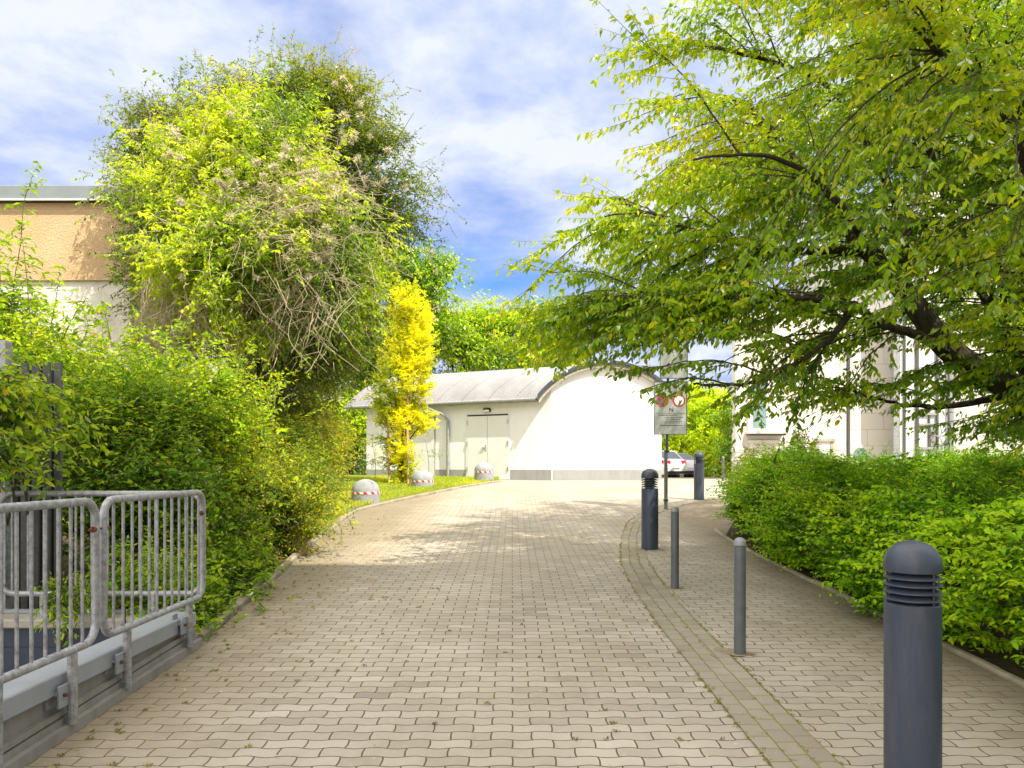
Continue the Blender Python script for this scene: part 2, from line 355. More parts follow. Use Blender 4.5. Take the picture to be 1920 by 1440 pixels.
M['gutter'] = paver_mat('gutter sett', (.36, .325, .265), (.29, .258, .205), (.20, .19, .05), .12, wave=False, bw=.15, bh=.107, dirt=False, uv=True)
M['kerb'] = plain('kerb concrete', (.32, .275, .20), .9, 0, .4, 5, .6)
t = NT('earth'); nn = t.noise(9, 8, .7)
M['soil'] = t.bsdf(t.ramp(nn, [(.3, (.035, .026, .014)), (.7, (.11, .082, .045))]), .95, 0, t.bump(nn, .8, .04), .1)
t = NT('lawn soil'); nn = t.noise(14, 6, .7)
M['lawn'] = t.bsdf(t.ramp(nn, [(.3, (.11, .12, .04)), (.7, (.24, .26, .06))]), .95, 0, t.bump(nn, .6, .02), .1)

# ------------------------------------------------------------------ leaves
# leaf template: along +y (base 0 to tip 1), width +-x, normal +z
_LT = np.array([(0, 0, 0), (.42, .28, .10), (.38, .62, .06), (0, 1, -.06), (-.38, .62, .06), (-.42, .28, .10)])
_LF = np.array([(0, 1, 2), (0, 2, 3), (0, 3, 4), (0, 4, 5)])
def leaf_arrays(p, d, n, ln, wd, curl=1.0):
    """p base, d tip direction, n approx normal, ln lengths, wd width ratio"""
    d = nrm(d); x = nrm(np.cross(d, n)); z = np.cross(x, d)
    T = _LT * np.array([1, 1, curl]); K = len(T)
    V = (p[:, None, :] + T[None, :, 0, None] * x[:, None, :] * (ln * wd)[:, None, None] + T[None, :, 1, None] * d[:, None, :] * ln[:, None, None]
         + T[None, :, 2, None] * z[:, None, :] * ln[:, None, None])
    F = _LF[None] + (np.arange(len(p)) * K)[:, None, None]
    return V.reshape(-1, 3), F.reshape(-1, 3)
def seg_arrays(A, B, ra, rb, off=0):
    """three-sided twigs"""
    d = nrm(B - A); r = np.where(np.abs(d[:, 2:3]) > .9, np.array([[1., 0, 0]]), np.array([[0, 0, 1.]]))
    u = nrm(np.cross(d, r)); v = np.cross(d, u); ring = []
    for P0, rr in ((A, ra), (B, rb)):
        for k in range(3):
            a = 2 * PI * k / 3; ring.append(P0 + (u * math.cos(a) + v * math.sin(a)) * np.reshape(rr, (-1, 1)))
    V = np.stack(ring, 1); F0 = np.array([(0, 1, 4, 3), (1, 2, 5, 4), (2, 0, 3, 5)])
    F = F0[None] + (np.arange(len(A)) * 6)[:, None, None] + off
    return V.reshape(-1, 3), F.reshape(-1, 4)
def sprays(C, D, nl, tl, ll, wd=.5, droop=.3, spread=.8, up=.8, tint=None, tvar=.22, lvar=.3, hang=0.0, rng=RNG, curl=1.0, twig_r=.003):
    """twigs at C heading D, each with nl leaves. returns (V,F,tint),(twigV,twigF)"""
    m = len(C); D = nrm(D); tl = np.broadcast_to(tl, (m,)) * rng.uniform(.7, 1.3, m)
    A = C - D * (tl * .5)[:, None]; B = C + D * (tl * .5)[:, None] + np.array([0, 0, -1]) * (tl * droop * .3)[:, None]
    tt = (np.arange(nl) + .5) / nl
    t = np.clip(np.tile(tt, (m, 1)) + rng.normal(0, .06, (m, nl)), 0, 1.02)
    Pp = A[:, None] * (1 - t[..., None]) + B[:, None] * t[..., None]
    upv = np.array([0, 0, 1.]) + rng.normal(0, .25, (m, 3)); side = nrm(np.cross(D, upv)); sg = np.where(np.arange(nl) % 2 == 0, 1., -1.)
    dd = D[:, None] * rng.uniform(.25, .8, (m, nl, 1)) + side[:, None] * sg[None, :, None] * spread * rng.uniform(.6, 1.2, (m, nl, 1)) + rng.normal(0, .25, (m, nl, 3))
    dd = dd + np.array([0, 0, -1.]) * (droop + hang * rng.uniform(.5, 1.3, (m, nl, 1)))
    nn = np.array([0, 0, 1.]) * up + rng.normal(0, .45, (m, nl, 3)) + D[:, None] * .3
    ln = ll * rng.uniform(1 - lvar, 1 + lvar, (m, nl)) * (1 - .35 * np.abs(t - .5))
    V, F = leaf_arrays(Pp.reshape(-1, 3), dd.reshape(-1, 3), nn.reshape(-1, 3), ln.ravel(), np.full(m * nl, wd) * rng.uniform(.8, 1.2, m * nl), curl)
    tb = np.full(m, .5) if tint is None else tint
    tv = np.clip(np.repeat(tb, nl) + rng.normal(0, tvar, m * nl) + np.tile((tt - .5) * .25, m), 0, .93); tv = np.where(rng.uniform(0, 1, m * nl) < .015, 1.0, tv)
    TV, TF = seg_arrays(A, B, np.full(m, twig_r), np.full(m, twig_r * .4))
    return (V, F, np.repeat(tv, 6)), (TV, TF)
def merge(parts):
    Vs, Fs, Ts, o = [], [], [], 0
    for p in parts:
        Vs.append(p[0]); Fs.append(p[1] + o); o += len(p[0])
        if len(p) > 2: Ts.append(p[2])
    return np.concatenate(Vs), np.concatenate(Fs), (np.concatenate(Ts) if Ts else None)
LUMP = .22
def shell(blobs, n, lo=.72, hi=1.06, reject=.70, rng=RNG):
    """points near the surface of a union of ellipsoids (c, r); returns points, outward normals, blob index"""
    B = np.array([list(b[0]) + list(b[1]) for b in blobs], float); c, r = B[:, :3], B[:, 3:6]
    area = (r[:, 0] * r[:, 1] * r[:, 2]) ** (2 / 3); out_p, out_n, out_i = [], [], []; got = 0
    for _ in range(12):
        k = rng.choice(len(B), n * 2, p=area / area.sum()); u = nrm(rng.normal(size=(n * 2, 3)))
        lump = 1 + .10 * np.sin(u[:, 0] * 5 + k) * np.sin(u[:, 2] * 6 + k * 2) + .07 * np.sin(u[:, 1] * 9 + k * 3)
        lump = lump * (1 + LUMP * cnoise(c[k] + u * r[k], 2.2, 42) + LUMP * .8 * cnoise(c[k] + u * r[k], 5.5, 43))
        f = rng.uniform(lo, hi, n * 2) * lump; p = c[k] + u * r[k] * f[:, None]; ok = np.ones(n * 2, bool)
        for j in range(len(B)):
            q = np.linalg.norm((p - c[j]) / r[j], axis=1); ok &= (q > reject) | (k == j)
        p, k, u = p[ok], k[ok], u[ok]; out_p.append(p); out_i.append(k); out_n.append(nrm(u / r[k])); got += len(p)
        if got >= n: break
    return np.concatenate(out_p)[:n], np.concatenate(out_n)[:n], np.concatenate(out_i)[:n]
def inner(blobs, n, rng=RNG, f=.75):
    B = np.array([list(b[0]) + list(b[1]) for b in blobs], float); c, r = B[:, :3], B[:, 3:6]; vol = r.prod(1)
    k = rng.choice(len(B), n, p=vol / vol.sum()); u = nrm(rng.normal(size=(n, 3)))
    return c[k] + u * r[k] * (rng.uniform(0, 1, n) ** (1 / 3))[:, None] * f
def pb(px, py, Y, rx, ry, dy=None, sc=1.0):
    """ellipsoid given by its photo centre, its distance and its half sizes in photo pixels"""
    return (tuple(P(px, py, Y)), (rx / FPX * Y * sc, dy if dy is not None else (rx + ry) / 2 / FPX * Y, ry / FPX * Y * sc))
def cnoise(p, s, seed=0):
    r = np.random.default_rng(seed); k = r.normal(size=(6, 3)) * s; ph = r.uniform(0, 6.28, 6)
    return np.sin(p @ k.T + ph).sum(1) / 3.2

# ================================================================== SETTING
def sheet(name, xl, yl, zf, mat, skip=None):
    xl, yl = np.array(xl, float), np.array(yl, float); X, Y = np.meshgrid(xl, yl); Z = zf(X, Y)
    V = np.stack([X, Y, Z], -1).reshape(-1, 3); nx = len(xl); F = []
    for j in range(len(yl) - 1):
        for i in range(nx - 1):
            if skip and skip((xl[i] + xl[i + 1]) / 2, (yl[j] + yl[j + 1]) / 2): continue
            F.append((j * nx + i, j * nx + i + 1, (j + 1) * nx + i + 1, (j + 1) * nx + i))
    o = np_mesh(name, V, np.array(F), mat, None, None, True); tag(o, kind='structure'); return o
PX0, PX1, PY0, PY1 = -4.3, -2.34, .6, 5.48      # the open ramp well left of the drive
YL = sorted(set(list(np.arange(-20, 50.1, .25)) + [PY0, PY1] + list(np.arange(55, 221, 15)) + [-80, -50]))
XL = sorted(set(list(np.arange(-12, 14.1, 1)) + [PX0, PX1, -150, -80, -40, -24, 24, 40, 80, 150]))
sheet('ground', XL, YL, lambda x, y: g(y) - .006, M['soil'], lambda x, y: PX0 < x < PX1 and PY0 < y < PY1)

KERB_PX = [(372, 1212), (419, 1173), (455, 1137), (487, 1111), (526, 1080), (554, 1051), (588, 1022), (617, 1001), (643, 978), (664, 962), (711, 949), (762, 937), (820, 925), (880, 913), (940, 904)]
def GP(px, py, dz=0.0):
    Y = 5.0
    for _ in range(60): Y = .5 * Y + .5 * (HC - g(Y) - dz) * FPX / (py - HOR)
    return ((px - 960) / FPX * Y, float(Y))
kerb_xy = [GP(*p) for p in KERB_PX]
kerb_xy = [(-2.24, 5.62)] + [p for p in kerb_xy if p[1] > 5.75]
def resample(pts, step):
    out = [pts[0]]; acc = 0
    for a, b in zip(pts[:-1], pts[1:]):
        L_ = math.dist(a, b); n = max(1, round(L_ / step))
        for i in range(1, n + 1): out.append((a[0] + (b[0] - a[0]) * i / n, a[1] + (b[1] - a[1]) * i / n))
    return out
KX = np.array([p[0] for p in kerb_xy]); KY = np.array([p[1] for p in kerb_xy])
def kerb_x(y): return np.interp(y, KY, KX)
# paved drive: strips between the left edge and the right gutter
GUT_L = [(1.17, -6), (1.17, 3.5), (1.16, 4.43), (1.15, 6.04), (1.18, 7.6), (1.27, 9.0), (1.42, 10.1), (1.60, 11.3), (1.95, 13.0), (2.45, 14.5), (3.2, 15.9), (4.1, 17.0), (5.2, 17.9), (6.5, 18.6), (8.0, 19.0)]
def offset(pts, d):
    out = []
    for i, p in enumerate(pts):
        a = pts[max(0, i - 1)]; b = pts[min(len(pts) - 1, i + 1)]; t = Vector((b[0] - a[0], b[1] - a[1])).normalized()
        out.append((p[0] + t.y * d, p[1] - t.x * d))
    return out
gl_ = resample(GUT_L, .3)
def strip_z(name, left, right, dz, mat, uv=False, ncross=1):
    V, F, U = [], [], []; s = 0
    for i, (a, b) in enumerate(zip(left, right)):
        if i: s += math.dist(left[i - 1], a)
        for k in range(ncross + 1):
            q = k / ncross; x, y = a[0] + (b[0] - a[0]) * q, a[1] + (b[1] - a[1]) * q
            V.append((x, y, float(g(y)) + dz)); U.append((s, q * .321))
    n = ncross + 1
    for i in range(len(left) - 1):
        for k in range(ncross): F.append((i * n + k, i * n + k + 1, (i + 1) * n + k + 1, (i + 1) * n + k))
    o = np_mesh(name, np.array(V), np.array(F)[:, ::-1], mat); me = o.data
    if uv:
        l = me.uv_layers.new(name='UVMap')
        for lp in me.loops: l.data[lp.index].uv = U[lp.vertex_index]
    me.flip_normals() if me.polygons[0].normal.z < 0 else None
    return tag(o, kind='structure')
# road: one sheet; left border follows the kerb, plaza beyond reaches the shed and the parked cars
ys = np.arange(-8, 46.01, .25)
def road_left(y):
    if y < 5.62: return -2.24
    if y < KY[-1]: return float(kerb_x(y)) + .0
    return -14.0 if y > 28 else float(KX[-1]) - .3
left = [(road_left(y), y) for y in ys]; right = [(14.0 if y > 13 else 3.02, y) for y in ys]
strip_z('road', left, right, .0, M['paver'], ncross=16)
# raised footpath sheet right of the gutter
fx_l = [(1.49, y) for y in np.arange(-6, 8, .3)] + [p for p in offset(gl_, .32) if p[1] >= 8]
fx_l = [p for p in fx_l if p[0] < 7.4]
def path_right(p): return (max(3.02, p[0] + .02) if p[1] < 11 else max(3.02 + (p[1] - 11) * .35, p[0] + .4 if p[1] < 15.5 else p[0] + .35), p[1] if p[1] < 14 else max(12.5, p[1] - (p[0] - 1.9) * .9))
strip_z('footpath', fx_l, [path_right(p) for p in fx_l], .005, M['paver2'], ncross=4)
strip_z('gutter', gl_, offset(gl_, .32), .009, M['gutter'], uv=True, ncross=3)
# kerb on the left: separate stones drawn along the line
def kerb_line(name, pts, wdt, h, ln, side=-1, jit=.004):
    mb = MB(); pts = resample(pts, .1); acc = [0]
    for a, b in zip(pts[:-1], pts[1:]): acc.append(acc[-1] + math.dist(a, b))
    xs = np.array([p[0] for p in pts]); yy = np.array([p[1] for p in pts]); T = acc[-1]; s = 0
    while s < T - .05:
        e = min(T, s + ln) - .006; a = (np.interp(s, acc, xs), np.interp(s, acc, yy)); b = (np.interp(e, acc, xs), np.interp(e, acc, yy))
        t = Vector((b[0] - a[0], b[1] - a[1])).normalized(); nn = Vector((t.y, -t.x)) * side * -1 * -1
        jz = random.uniform(-jit, jit) + random.uniform(-jit, jit); j = random.uniform(-jit, jit)
        prof = [(0, -.10), (0, h - .012), (.012, h), (wdt - .012, h), (wdt, h - .012), (wdt, -.10)]
        vs = []
        for (x, y), k in ((a, 0), (b, 1)):
            for o_, z in prof: vs.append((x + nn.x * (o_ + j), y + nn.y * (o_ + j), float(g(y)) + z + jz))
        n = len(prof); mb.add(vs, [tuple(range(n)), tuple(range(2 * n - 1, n - 1, -1))] + [(i, i + n, (i + 1) % n + n, (i + 1) % n) for i in range(n)])
        s += ln * random.uniform(.97, 1.0)
    o = mb.build(name, M['kerb']); return tag(o, kind='structure')
kerb_line('kerb', kerb_xy, .085, .055, 1.0)
kerb_line('bed_edging', [(3.03, -3), (3.03, 4), (3.02, 10.6), (3.12, 12.0)], .06, .03, 1.0, 1)

# lawn in front of the shed and grass on it
lx = np.arange(-14, .6, .35); ly = np.arange(11.5, 30.6, .35)
def on_lawn(x, y):
    kx = kerb_x(y) if y < KY[-1] else (0.0 if y < 24 else -9.0)
    shed = y > 24.5 - (x - 1.25) * .485 + .3 if x > -5.2 else False
    return x < kx - .08 and y < KY[-1] + 6 and not shed
LV = [];
for y in ly: pass
def lawn_mesh():
    V, F = [], []
    for y in ly:
        kx = float(kerb_x(min(y, KY[-1]))) - .085
        if y > KY[-1]: kx = min(kx, 1.25 - 6.39 / 3.1 * (y - 24.5) + .0) if y > 24.5 else kx
        for q in np.linspace(0, 1, 24):
            x = -14 + (kx + 14) * q ** .6; V.append((x, y, float(lawn_z(x, y)) - .055 * (q > .999)))
    for j in range(len(ly) - 1):
        for i in range(23): F.append((j * 24 + i, j * 24 + i + 1, (j + 1) * 24 + i + 1, (j + 1) * 24 + i))
    return np_mesh('lawn', np.array(V), np.array(F), M['lawn'], None, None, True)
tag(lawn_mesh(), kind='structure')
def blades(name, xy, z, h, mat, wdt=.010, label=None):
    n = len(xy); a = RNG.uniform(0, 2 * PI, n); hh = h * RNG.uniform(.5, 1.4, n); lean = RNG.normal(0, .35, (n, 2)) * hh[:, None]
    B = np.column_stack([xy, z]); s = np.column_stack([np.cos(a), np.sin(a), np.zeros(n)]) * wdt
    V = np.stack([B - s, B + s, B + np.column_stack([lean * .4, hh * .6]) + s * .7, B + np.column_stack([lean, hh])], 1).reshape(-1, 3)
    F = (np.array([(0, 1, 2), (0, 2, 3)])[None] + (np.arange(n) * 4)[:, None, None]).reshape(-1, 3)
    t = np.clip(.5 + .35 * cnoise(B, 1.3, 3) + RNG.normal(0, .2, n), 0, 1)
    o = np_mesh(name, V, F, mat, None, np.repeat(t, 4)); return tag(o, label, 'grass', kind='stuff')
def lawn_pts(n):
    y = 12.2 + 13.5 * RNG.uniform(0, 1, n) ** 1.1; x = RNG.uniform(-7.5, .3, n)
    kx = np.interp(y, KY, KX) - .10
    ok = (x < kx) & ~((y > 24.5 - (x - 1.25) * .485 - .05)); return x[ok], y[ok]
x, y = lawn_pts(110000)
blades('grass', np.column_stack([x, y]), lawn_z(x, y) - .01, .055, M['grass'], .007, 'bright short grass around the dome bollards in front of the shed')
# moss and weeds in joints, petals and dry bits on the paving
M['mossm'] = leaf_mat('moss', [(0, (.20, .17, .03)), (1, (.38, .36, .05))], .2)
def tufts():
    C = []
    gl2 = resample(GUT_L, .05); 
    for off, den in ((0.0, .75), (.105, .35), (.21, .55), (.325, .7)):
        for p in offset(gl2, off):
            if 2.5 < p[1] < 17 and random.random() < den * (.35 + .65 * (math.sin(p[1] * 2.1 + off * 9) > -.3)): C.append((p[0] + random.gauss(0, .008), p[1] + random.gauss(0, .02), .35))
    for _ in range(130):
        y = random.uniform(3, 14); kx = road_left(y); x = kx + abs(random.gauss(0, .45)) + .02; C.append((x, round(y * 10) / 10 + random.gauss(0, .006), .45))
    for _ in range(40):
        y = random.uniform(3, 7.5); C.append((random.uniform(-1.6, 1.2), round(y * 10) / 10 + random.gauss(0, .004), .12))
    return np.array(C)
C = tufts(); n = len(C); m = 16
pp = np.repeat(C[:, :2], m, 0) + RNG.normal(0, .009, (n * m, 2)); zz_ = g(pp[:, 1]) + .004
blades('moss', pp, zz_, .010, M['mossm'], .0040, 'yellow green moss and weeds growing in the paving joints')
n = 450; yy = 3 + 12 * RNG.uniform(0, 1, n) ** 1.4; xx = np.where(RNG.uniform(0, 1, n) < .5, np.interp(yy, KY, KX) + np.abs(RNG.normal(0, .6, n)) + .03, RNG.uniform(-2, 3, n))
pts = np.column_stack([xx, yy, g(yy) + .012])
d = RNG.normal(size=(n, 3)) * (1, 1, .15); V, F = leaf_arrays(pts, d, np.tile([0, 0, 1.], (n, 1)) + RNG.normal(0, .2, (n, 3)), RNG.uniform(.010, .026, n), np.full(n, .45))
M['petal'] = leaf_mat('fallen petal', [(0, (.20, .15, .07)), (.6, (.42, .37, .24)), (1, (.62, .58, .46))], .1)
tag(np_mesh('leaf_litter', V, F, M['petal'], None, np.repeat(RNG.uniform(0, 1, n), 6)), 'pale fallen petals and dry leaf bits scattered on the paving', 'leaf litter', kind='stuff')

# ================================================================== RAMP WELL, PARAPET, RAILINGS
par = empty('parapet', (-2.3, 3, 0), 'low grey parapet with metal coping along the left edge of the drive', 'parapet')
CT = .475
def parz(y): return float(g(y))
mb = MB(); mb.box((-2.34, -4, -.9), (-2.275, 5.5, .36)); mb.build('wall', M['concrete'], par)
mb = MB(); mb.box((-2.41, -4, CT - .10), (-2.235, 5.47, CT), bev=.006); mb.build('coping', M['coping'], par)
mb = MB()
for y0 in np.arange(-4, 5.4, .25):   # stepped foot that follows the rising paving
    for (xo, dz0, dz1) in ((-2.20, -.10, .055), (-2.235, .055, .085), (-2.245, .095, .125)):
        a, b = parz(y0), parz(y0 + .25)
        mb.add([(-2.276, y0, a + dz0), (xo, y0, a + dz0), (xo, y0 + .25, b + dz0), (-2.276, y0 + .25, b + dz0), (-2.276, y0, a + dz1), (xo, y0, a + dz1), (xo, y0 + .25, b + dz1), (-2.276, y0 + .25, b + dz1)],
               [(3, 2, 1, 0), (4, 5, 6, 7), (0, 1, 5, 4), (1, 2, 6, 5), (2, 3, 7, 6), (3, 0, 4, 7)])
mb.build('foot_ledge', M['concrete'], par)
well = empty('ramp_well', (-3.3, 3, 0), 'dark sunken ramp well with pale concrete rim behind the railings', 'ramp')
mb = MB(); mb.box((-4.3, .5, -1.6), (-2.345, 5.48, -1.5)); mb.build('floor', M['dark'], well)
mb = MB(); mb.box((-4.3, 5.485, -1.6), (-2.42, 5.62, .36)); mb.box((-4.42, .5, -1.6), (-4.303, 5.62, .36)); mb.build('well_wall', M['anthracite'], well)
mb = MB(); mb.box((-4.42, 5.42, .365), (-2.415, 5.74, .425), bev=.008); mb.build('rim', M['concrete2'], well)
mb = MB(); mb.box((-4.42, 5.66, .428), (-2.415, 5.70, .452)); mb.build('rim_strip', M['coping'], well)

def rounded_rect(w_, h_, r, n=6):
    pts = []
    for cx, cy, a0 in ((w_ - r, r, -90), (w_ - r, h_ - r, 0), (r, h_ - r, 90), (r, r, 180)):
        for k in range(n + 1):
            a = math.radians(a0 + 90 * k / n); pts.append((cx + r * math.cos(a), cy + r * math.sin(a)))
    return pts
def railing(name, A, B, z0, z1, posts, label, sp=.105, r=.021, br=.0085, nb_off=0.0):
    """panel from A to B (plan points), posts at distances along it"""
    o = empty(name, (A[0], A[1], z0), label, 'railing', 'railing panels round the ramp well')
    L_ = math.dist(A, B); u = ((B[0] - A[0]) / L_, (B[1] - A[1]) / L_)
    fr = lambda s, z: (A[0] + u[0] * s, A[1] + u[1] * s, z0 + z)
    MB().tube([fr(s, z) for s, z in rounded_rect(L_, z1 - z0, .10)], r, 12, closed=True).build('frame', M['galv'], o, True)
    s = .11 + nb_off
    while s < L_ - .07:
        MB().tube([fr(s, .004), fr(s, z1 - z0 - .004)], br, 8).build('baluster', M['galv'], o, True); s += sp
    return o, fr, u
ZB, ZT = .583, 1.32
r1, f1, u1 = railing('guard_railing', (-2.2, 1.75), (-2.2, 4.085), ZB, ZT, None, 'nearest galvanised railing panel, cut by the left edge of the photo')
r2, f2, u2 = railing('guard_railing', (-2.2, 4.16), (-2.2, 5.50), ZB, ZT, None, 'galvanised railing panel beside the drive ending at the corner of the well')
r3, f3, u3 = railing('guard_railing', (-2.235, 5.585), (-3.70, 5.585), ZB, 1.305, None, 'galvanised railing panel across the back of the ramp well', .115)
for o, ypos in ((r1, (2.55, 3.3, 3.87)), (r2, (4.42, 5.27))):
    for y in ypos:
        gz_ = parz(y) + .055
        pst = MB().tube([(-2.2, y, gz_), (-2.2, y, ZB)], .024, 10).build('post', M['galv'], o, True)
        MB().box((-2.272, y - .115, gz_ + .10), (-2.262, y - .035, gz_ + .235)).box((-2.262, y - .10, gz_ + .165), (-2.215, y - .02, gz_ + .178)).box((-2.218, y - .10, gz_ + .10), (-2.208, y - .01, gz_ + .21), bev=.002).build('bracket', M['coping'], pst)
        MB().tube([(-2.207, y - .06, gz_ + .16), (-2.192, y - .06, gz_ + .16)], .010, 6).build('bolt', M['rust'], pst)
for y, px_ in ((4.12, None),):
    MB().tube([(-2.2, 4.02, 1.17), (-2.2, 4.225, 1.17)], .007, 6).tube([(-2.2, 4.052, 1.17), (-2.2, 4.075, 1.17)], .017, 10).tube([(-2.2, 4.165, 1.17), (-2.2, 4.188, 1.17)], .017, 10).build('bolt', M['rust'], r2, True)
MB().tube([(-2.2, 5.46, 1.17), (-2.235, 5.60, 1.17)], .007, 6).tube([(-2.2, 5.475, 1.17), (-2.2, 5.5, 1.17)], .017, 10).tube([(-2.25, 5.585, 1.17), (-2.225, 5.585, 1.17)], .017, 10).build('bolt', M['rust'], r3, True)
for s in (.35, 1.15): 
    q = f3(s, 0); MB().tube([(q[0], q[1], .42), (q[0], q[1], ZB)], .024, 10).build('post', M['galv'], r3, True)
# tall slatted screen and steel column behind the well
scr = empty('slat_screen', (-4.6, 6.1, .2), 'tall dark screen of upright grey slats behind the ramp well', 'screen')
x = -5.9
while x < -3.56:
    MB().box((x, 6.10, .26), (x + .052, 6.125, 2.32)).build('slat', M['galvdark'], scr); x += .088
MB().box((-5.9, 6.13, .45), (-3.58, 6.17, .50)).build('rail', M['galvdark'], scr); MB().box((-5.9, 6.13, 2.1), (-3.58, 6.17, 2.15)).build('rail', M['galvdark'], scr)
MB().box((-6.2, 6.4, .2), (-3.78, 6.46, 2.3)).build('back_panel', M['dark'], scr)
col_ = MB().box((-3.90, 5.80, .2), (-3.80, 5.88, 2.45), bev=.004).box((-3.98, 5.84, .25), (-3.95, 5.87, 2.2)).build('steel_column', M['galv'])
tag(col_, 'spangled galvanised steel column rising into the leaves left of the ramp well', 'column')

# ================================================================== BOLLARDS, POSTS, SIGN
t = NT('scuffed anthracite paint'); vm = t.n("ShaderNodeVectorMath", operation='SUBTRACT'); t.set(vm.inputs[0], t.pos()); vm.inputs[1].default_value = tuple(P(1221, 975, 10.0)); vl = t.n("ShaderNodeVectorMath", operation='MULTIPLY'); t.set(vl.inputs[0], vm.outputs[0]); vl.inputs[1].default_value = (20, 3, 13)
ln_ = t.n("ShaderNodeVectorMath", operation='LENGTH'); t.set(ln_.inputs[0], vl.outputs[0])
mk = t.math('MULTIPLY', t.ramp(t.math('ADD', ln_.outputs['Value'], t.math('MULTIPLY', t.noise(22, 4, .7), 1.2)), [(.5, 1.0), (1.0, 0.0)]), .45)
M['anth_scuff'] = t.bsdf(t.mix(mk, t.mix(t.noise(5, 4), (.044, .060, .098), (.058, .076, .118)), (.32, .34, .38)), .34)
def bollard_lamp(x, y, label, H=1.10, z=None, rz=0.3, bm='anthracite'):
    z = float(g(y)) if z is None else z
    b = empty('bollard_lamp', (x, y, z), label, 'bollard lamp', 'dark louvred bollard lamps along the path', rz)
    def add(name, prof, mat, n=40): return MB().lathe([(r, zz) for r, zz in prof], (x, y, z), n).build(name, mat, b, True)
    R = .110; zt = .795 * H / 1.10
    body = add('body', [(R, -.05), (R, zt - .004), (R - .004, zt), (R - .014, zt + .002), (.0, zt + .002)], M[bm])
    add('inner_tube', [(.062, zt), (.062, zt + .13), (.0, zt + .13)], M['black'], 20)
    for k in range(4):
        zc = zt + .022 + k * .0295
        add('louvre', [(.070, zc + .016), (.112, zc - .002), (.1125, zc - .006), (.110, zc - .008), (.070, zc + .004)], M['anthracite'])
    for a in (.9, 3.0, 5.1):
        MB().box((x + .100 * math.cos(a) - .004, y + .100 * math.sin(a) - .004, z + zt), (x + .100 * math.cos(a) + .004, y + .100 * math.sin(a) + .004, z + zt + .134)).build('rib', M['anthracite'], b)
    zc = zt + .132; add('cap', [(.0, zc), (R + .001, zc), (R + .002, zc + .006), (R + .002, zc + .028)] + [((R + .002) * math.cos(a), zc + .028 + .102 * math.sin(a)) for a in np.linspace(.05, PI / 2, 14)], M['anthracite'])
    return b
bollard_lamp(1.683, 3.25, 'big dark grey louvred bollard lamp close up at the bottom right', rz=0)
bollard_lamp(1.80, 10.1, 'dark bollard lamp with a pale scuff mark left of the thin posts', rz=0, bm='anth_scuff')
bollard_lamp(4.05, 16.75, 'far dark bollard lamp right of the parking sign, in front of the parked cars', rz=0)
bollard_lamp(7.92, 22.8, 'distant bollard lamp peeping over the hedge before the pale facade', rz=0, z=.93)
def thin_post(x, y, label, H=.80, R=.0395, z=None):
    z = float(g(y)) if z is None else z
    b = empty('barrier_post', (x, y, z), label, 'post', 'thin grey barrier posts beside the path')
    MB().lathe([(R, -.05), (R, H - .062), (R - .003, H - .06), (R - .003, H - .054)], (x, y, z), 28).build('shaft', M['postgrey'], b, True)
    MB().lathe([(R + .001, H - .054), (R + .002, H - .045), (R, H - .033)] + [((R) * math.cos(a), H - .033 + .034 * math.sin(a)) for a in np.linspace(.1, PI / 2, 10)], (x, y, z), 28).build('cap', M['postcap'], b, True)
    return b
thin_post(1.553, 5.27, 'thin grey post with round pale cap in the foreground beside the gutter')
thin_post(1.59, 7.55, 'thin grey post just right of the scuffed bollard lamp')
thin_post(6.55, 24.0, 'far pale grey post at the end of the hedge by the building corner', .83, .042, .99)

sx, sy = 2.965, 14.9; sz = float(g(sy))
sg = empty('parking_sign', (sx, sy, sz), 'grey parking restriction sign on a pole, half hidden by drooping leaves', 'sign')
MB().tube([(sx, sy, sz - .05), (sx, sy, sz + 1.15)], .036, 16).build('pole_sleeve', M['postgrey'], sg, True)
MB().tube([(sx + .02, sy, sz + 1.1), (sx + .055, sy, 4.35)], .026, 14).build('pole', M['anthracite'], sg, True)
MB().tube([(sx, sy, sz + .17), (sx, sy, sz + .20)], .05, 16).tube([(sx + .02, sy, sz + 1.1), (sx + .02, sy, sz + 1.14)], .05, 16).build('collar', M['black'], sg, True)
def sign_panel(x0, x1, z0, z1, y):
    p_ = MB().box((x0, y - .012, z0), (x1, y, z1), bev=.003).build('sign_panel', M['signgrey'], sg)
    e = .012
    MB().box((x0 - e, y - .02, z0 - e), (x1 + e, y - .0125, z0)).box((x0 - e, y - .02, z1), (x1 + e, y - .0125, z1 + e)).box((x0 - e, y - .02, z0), (x0, y - .0125, z1)).box((x1, y - .02, z0), (x1 + e, y - .0125, z1)).build('panel_edge', M['galvdark'], p_)
    return p_
SY = sy - .045; k = SY / FPX
X_ = lambda px: (px - 960) * k
Z_ = lambda py: HC - (py - HOR) * k
p1_ = sign_panel(X_(1227), X_(1287), Z_(814), Z_(716), SY)
p2_ = sign_panel(X_(1238), X_(1288), Z_(709), Z_(640), SY)
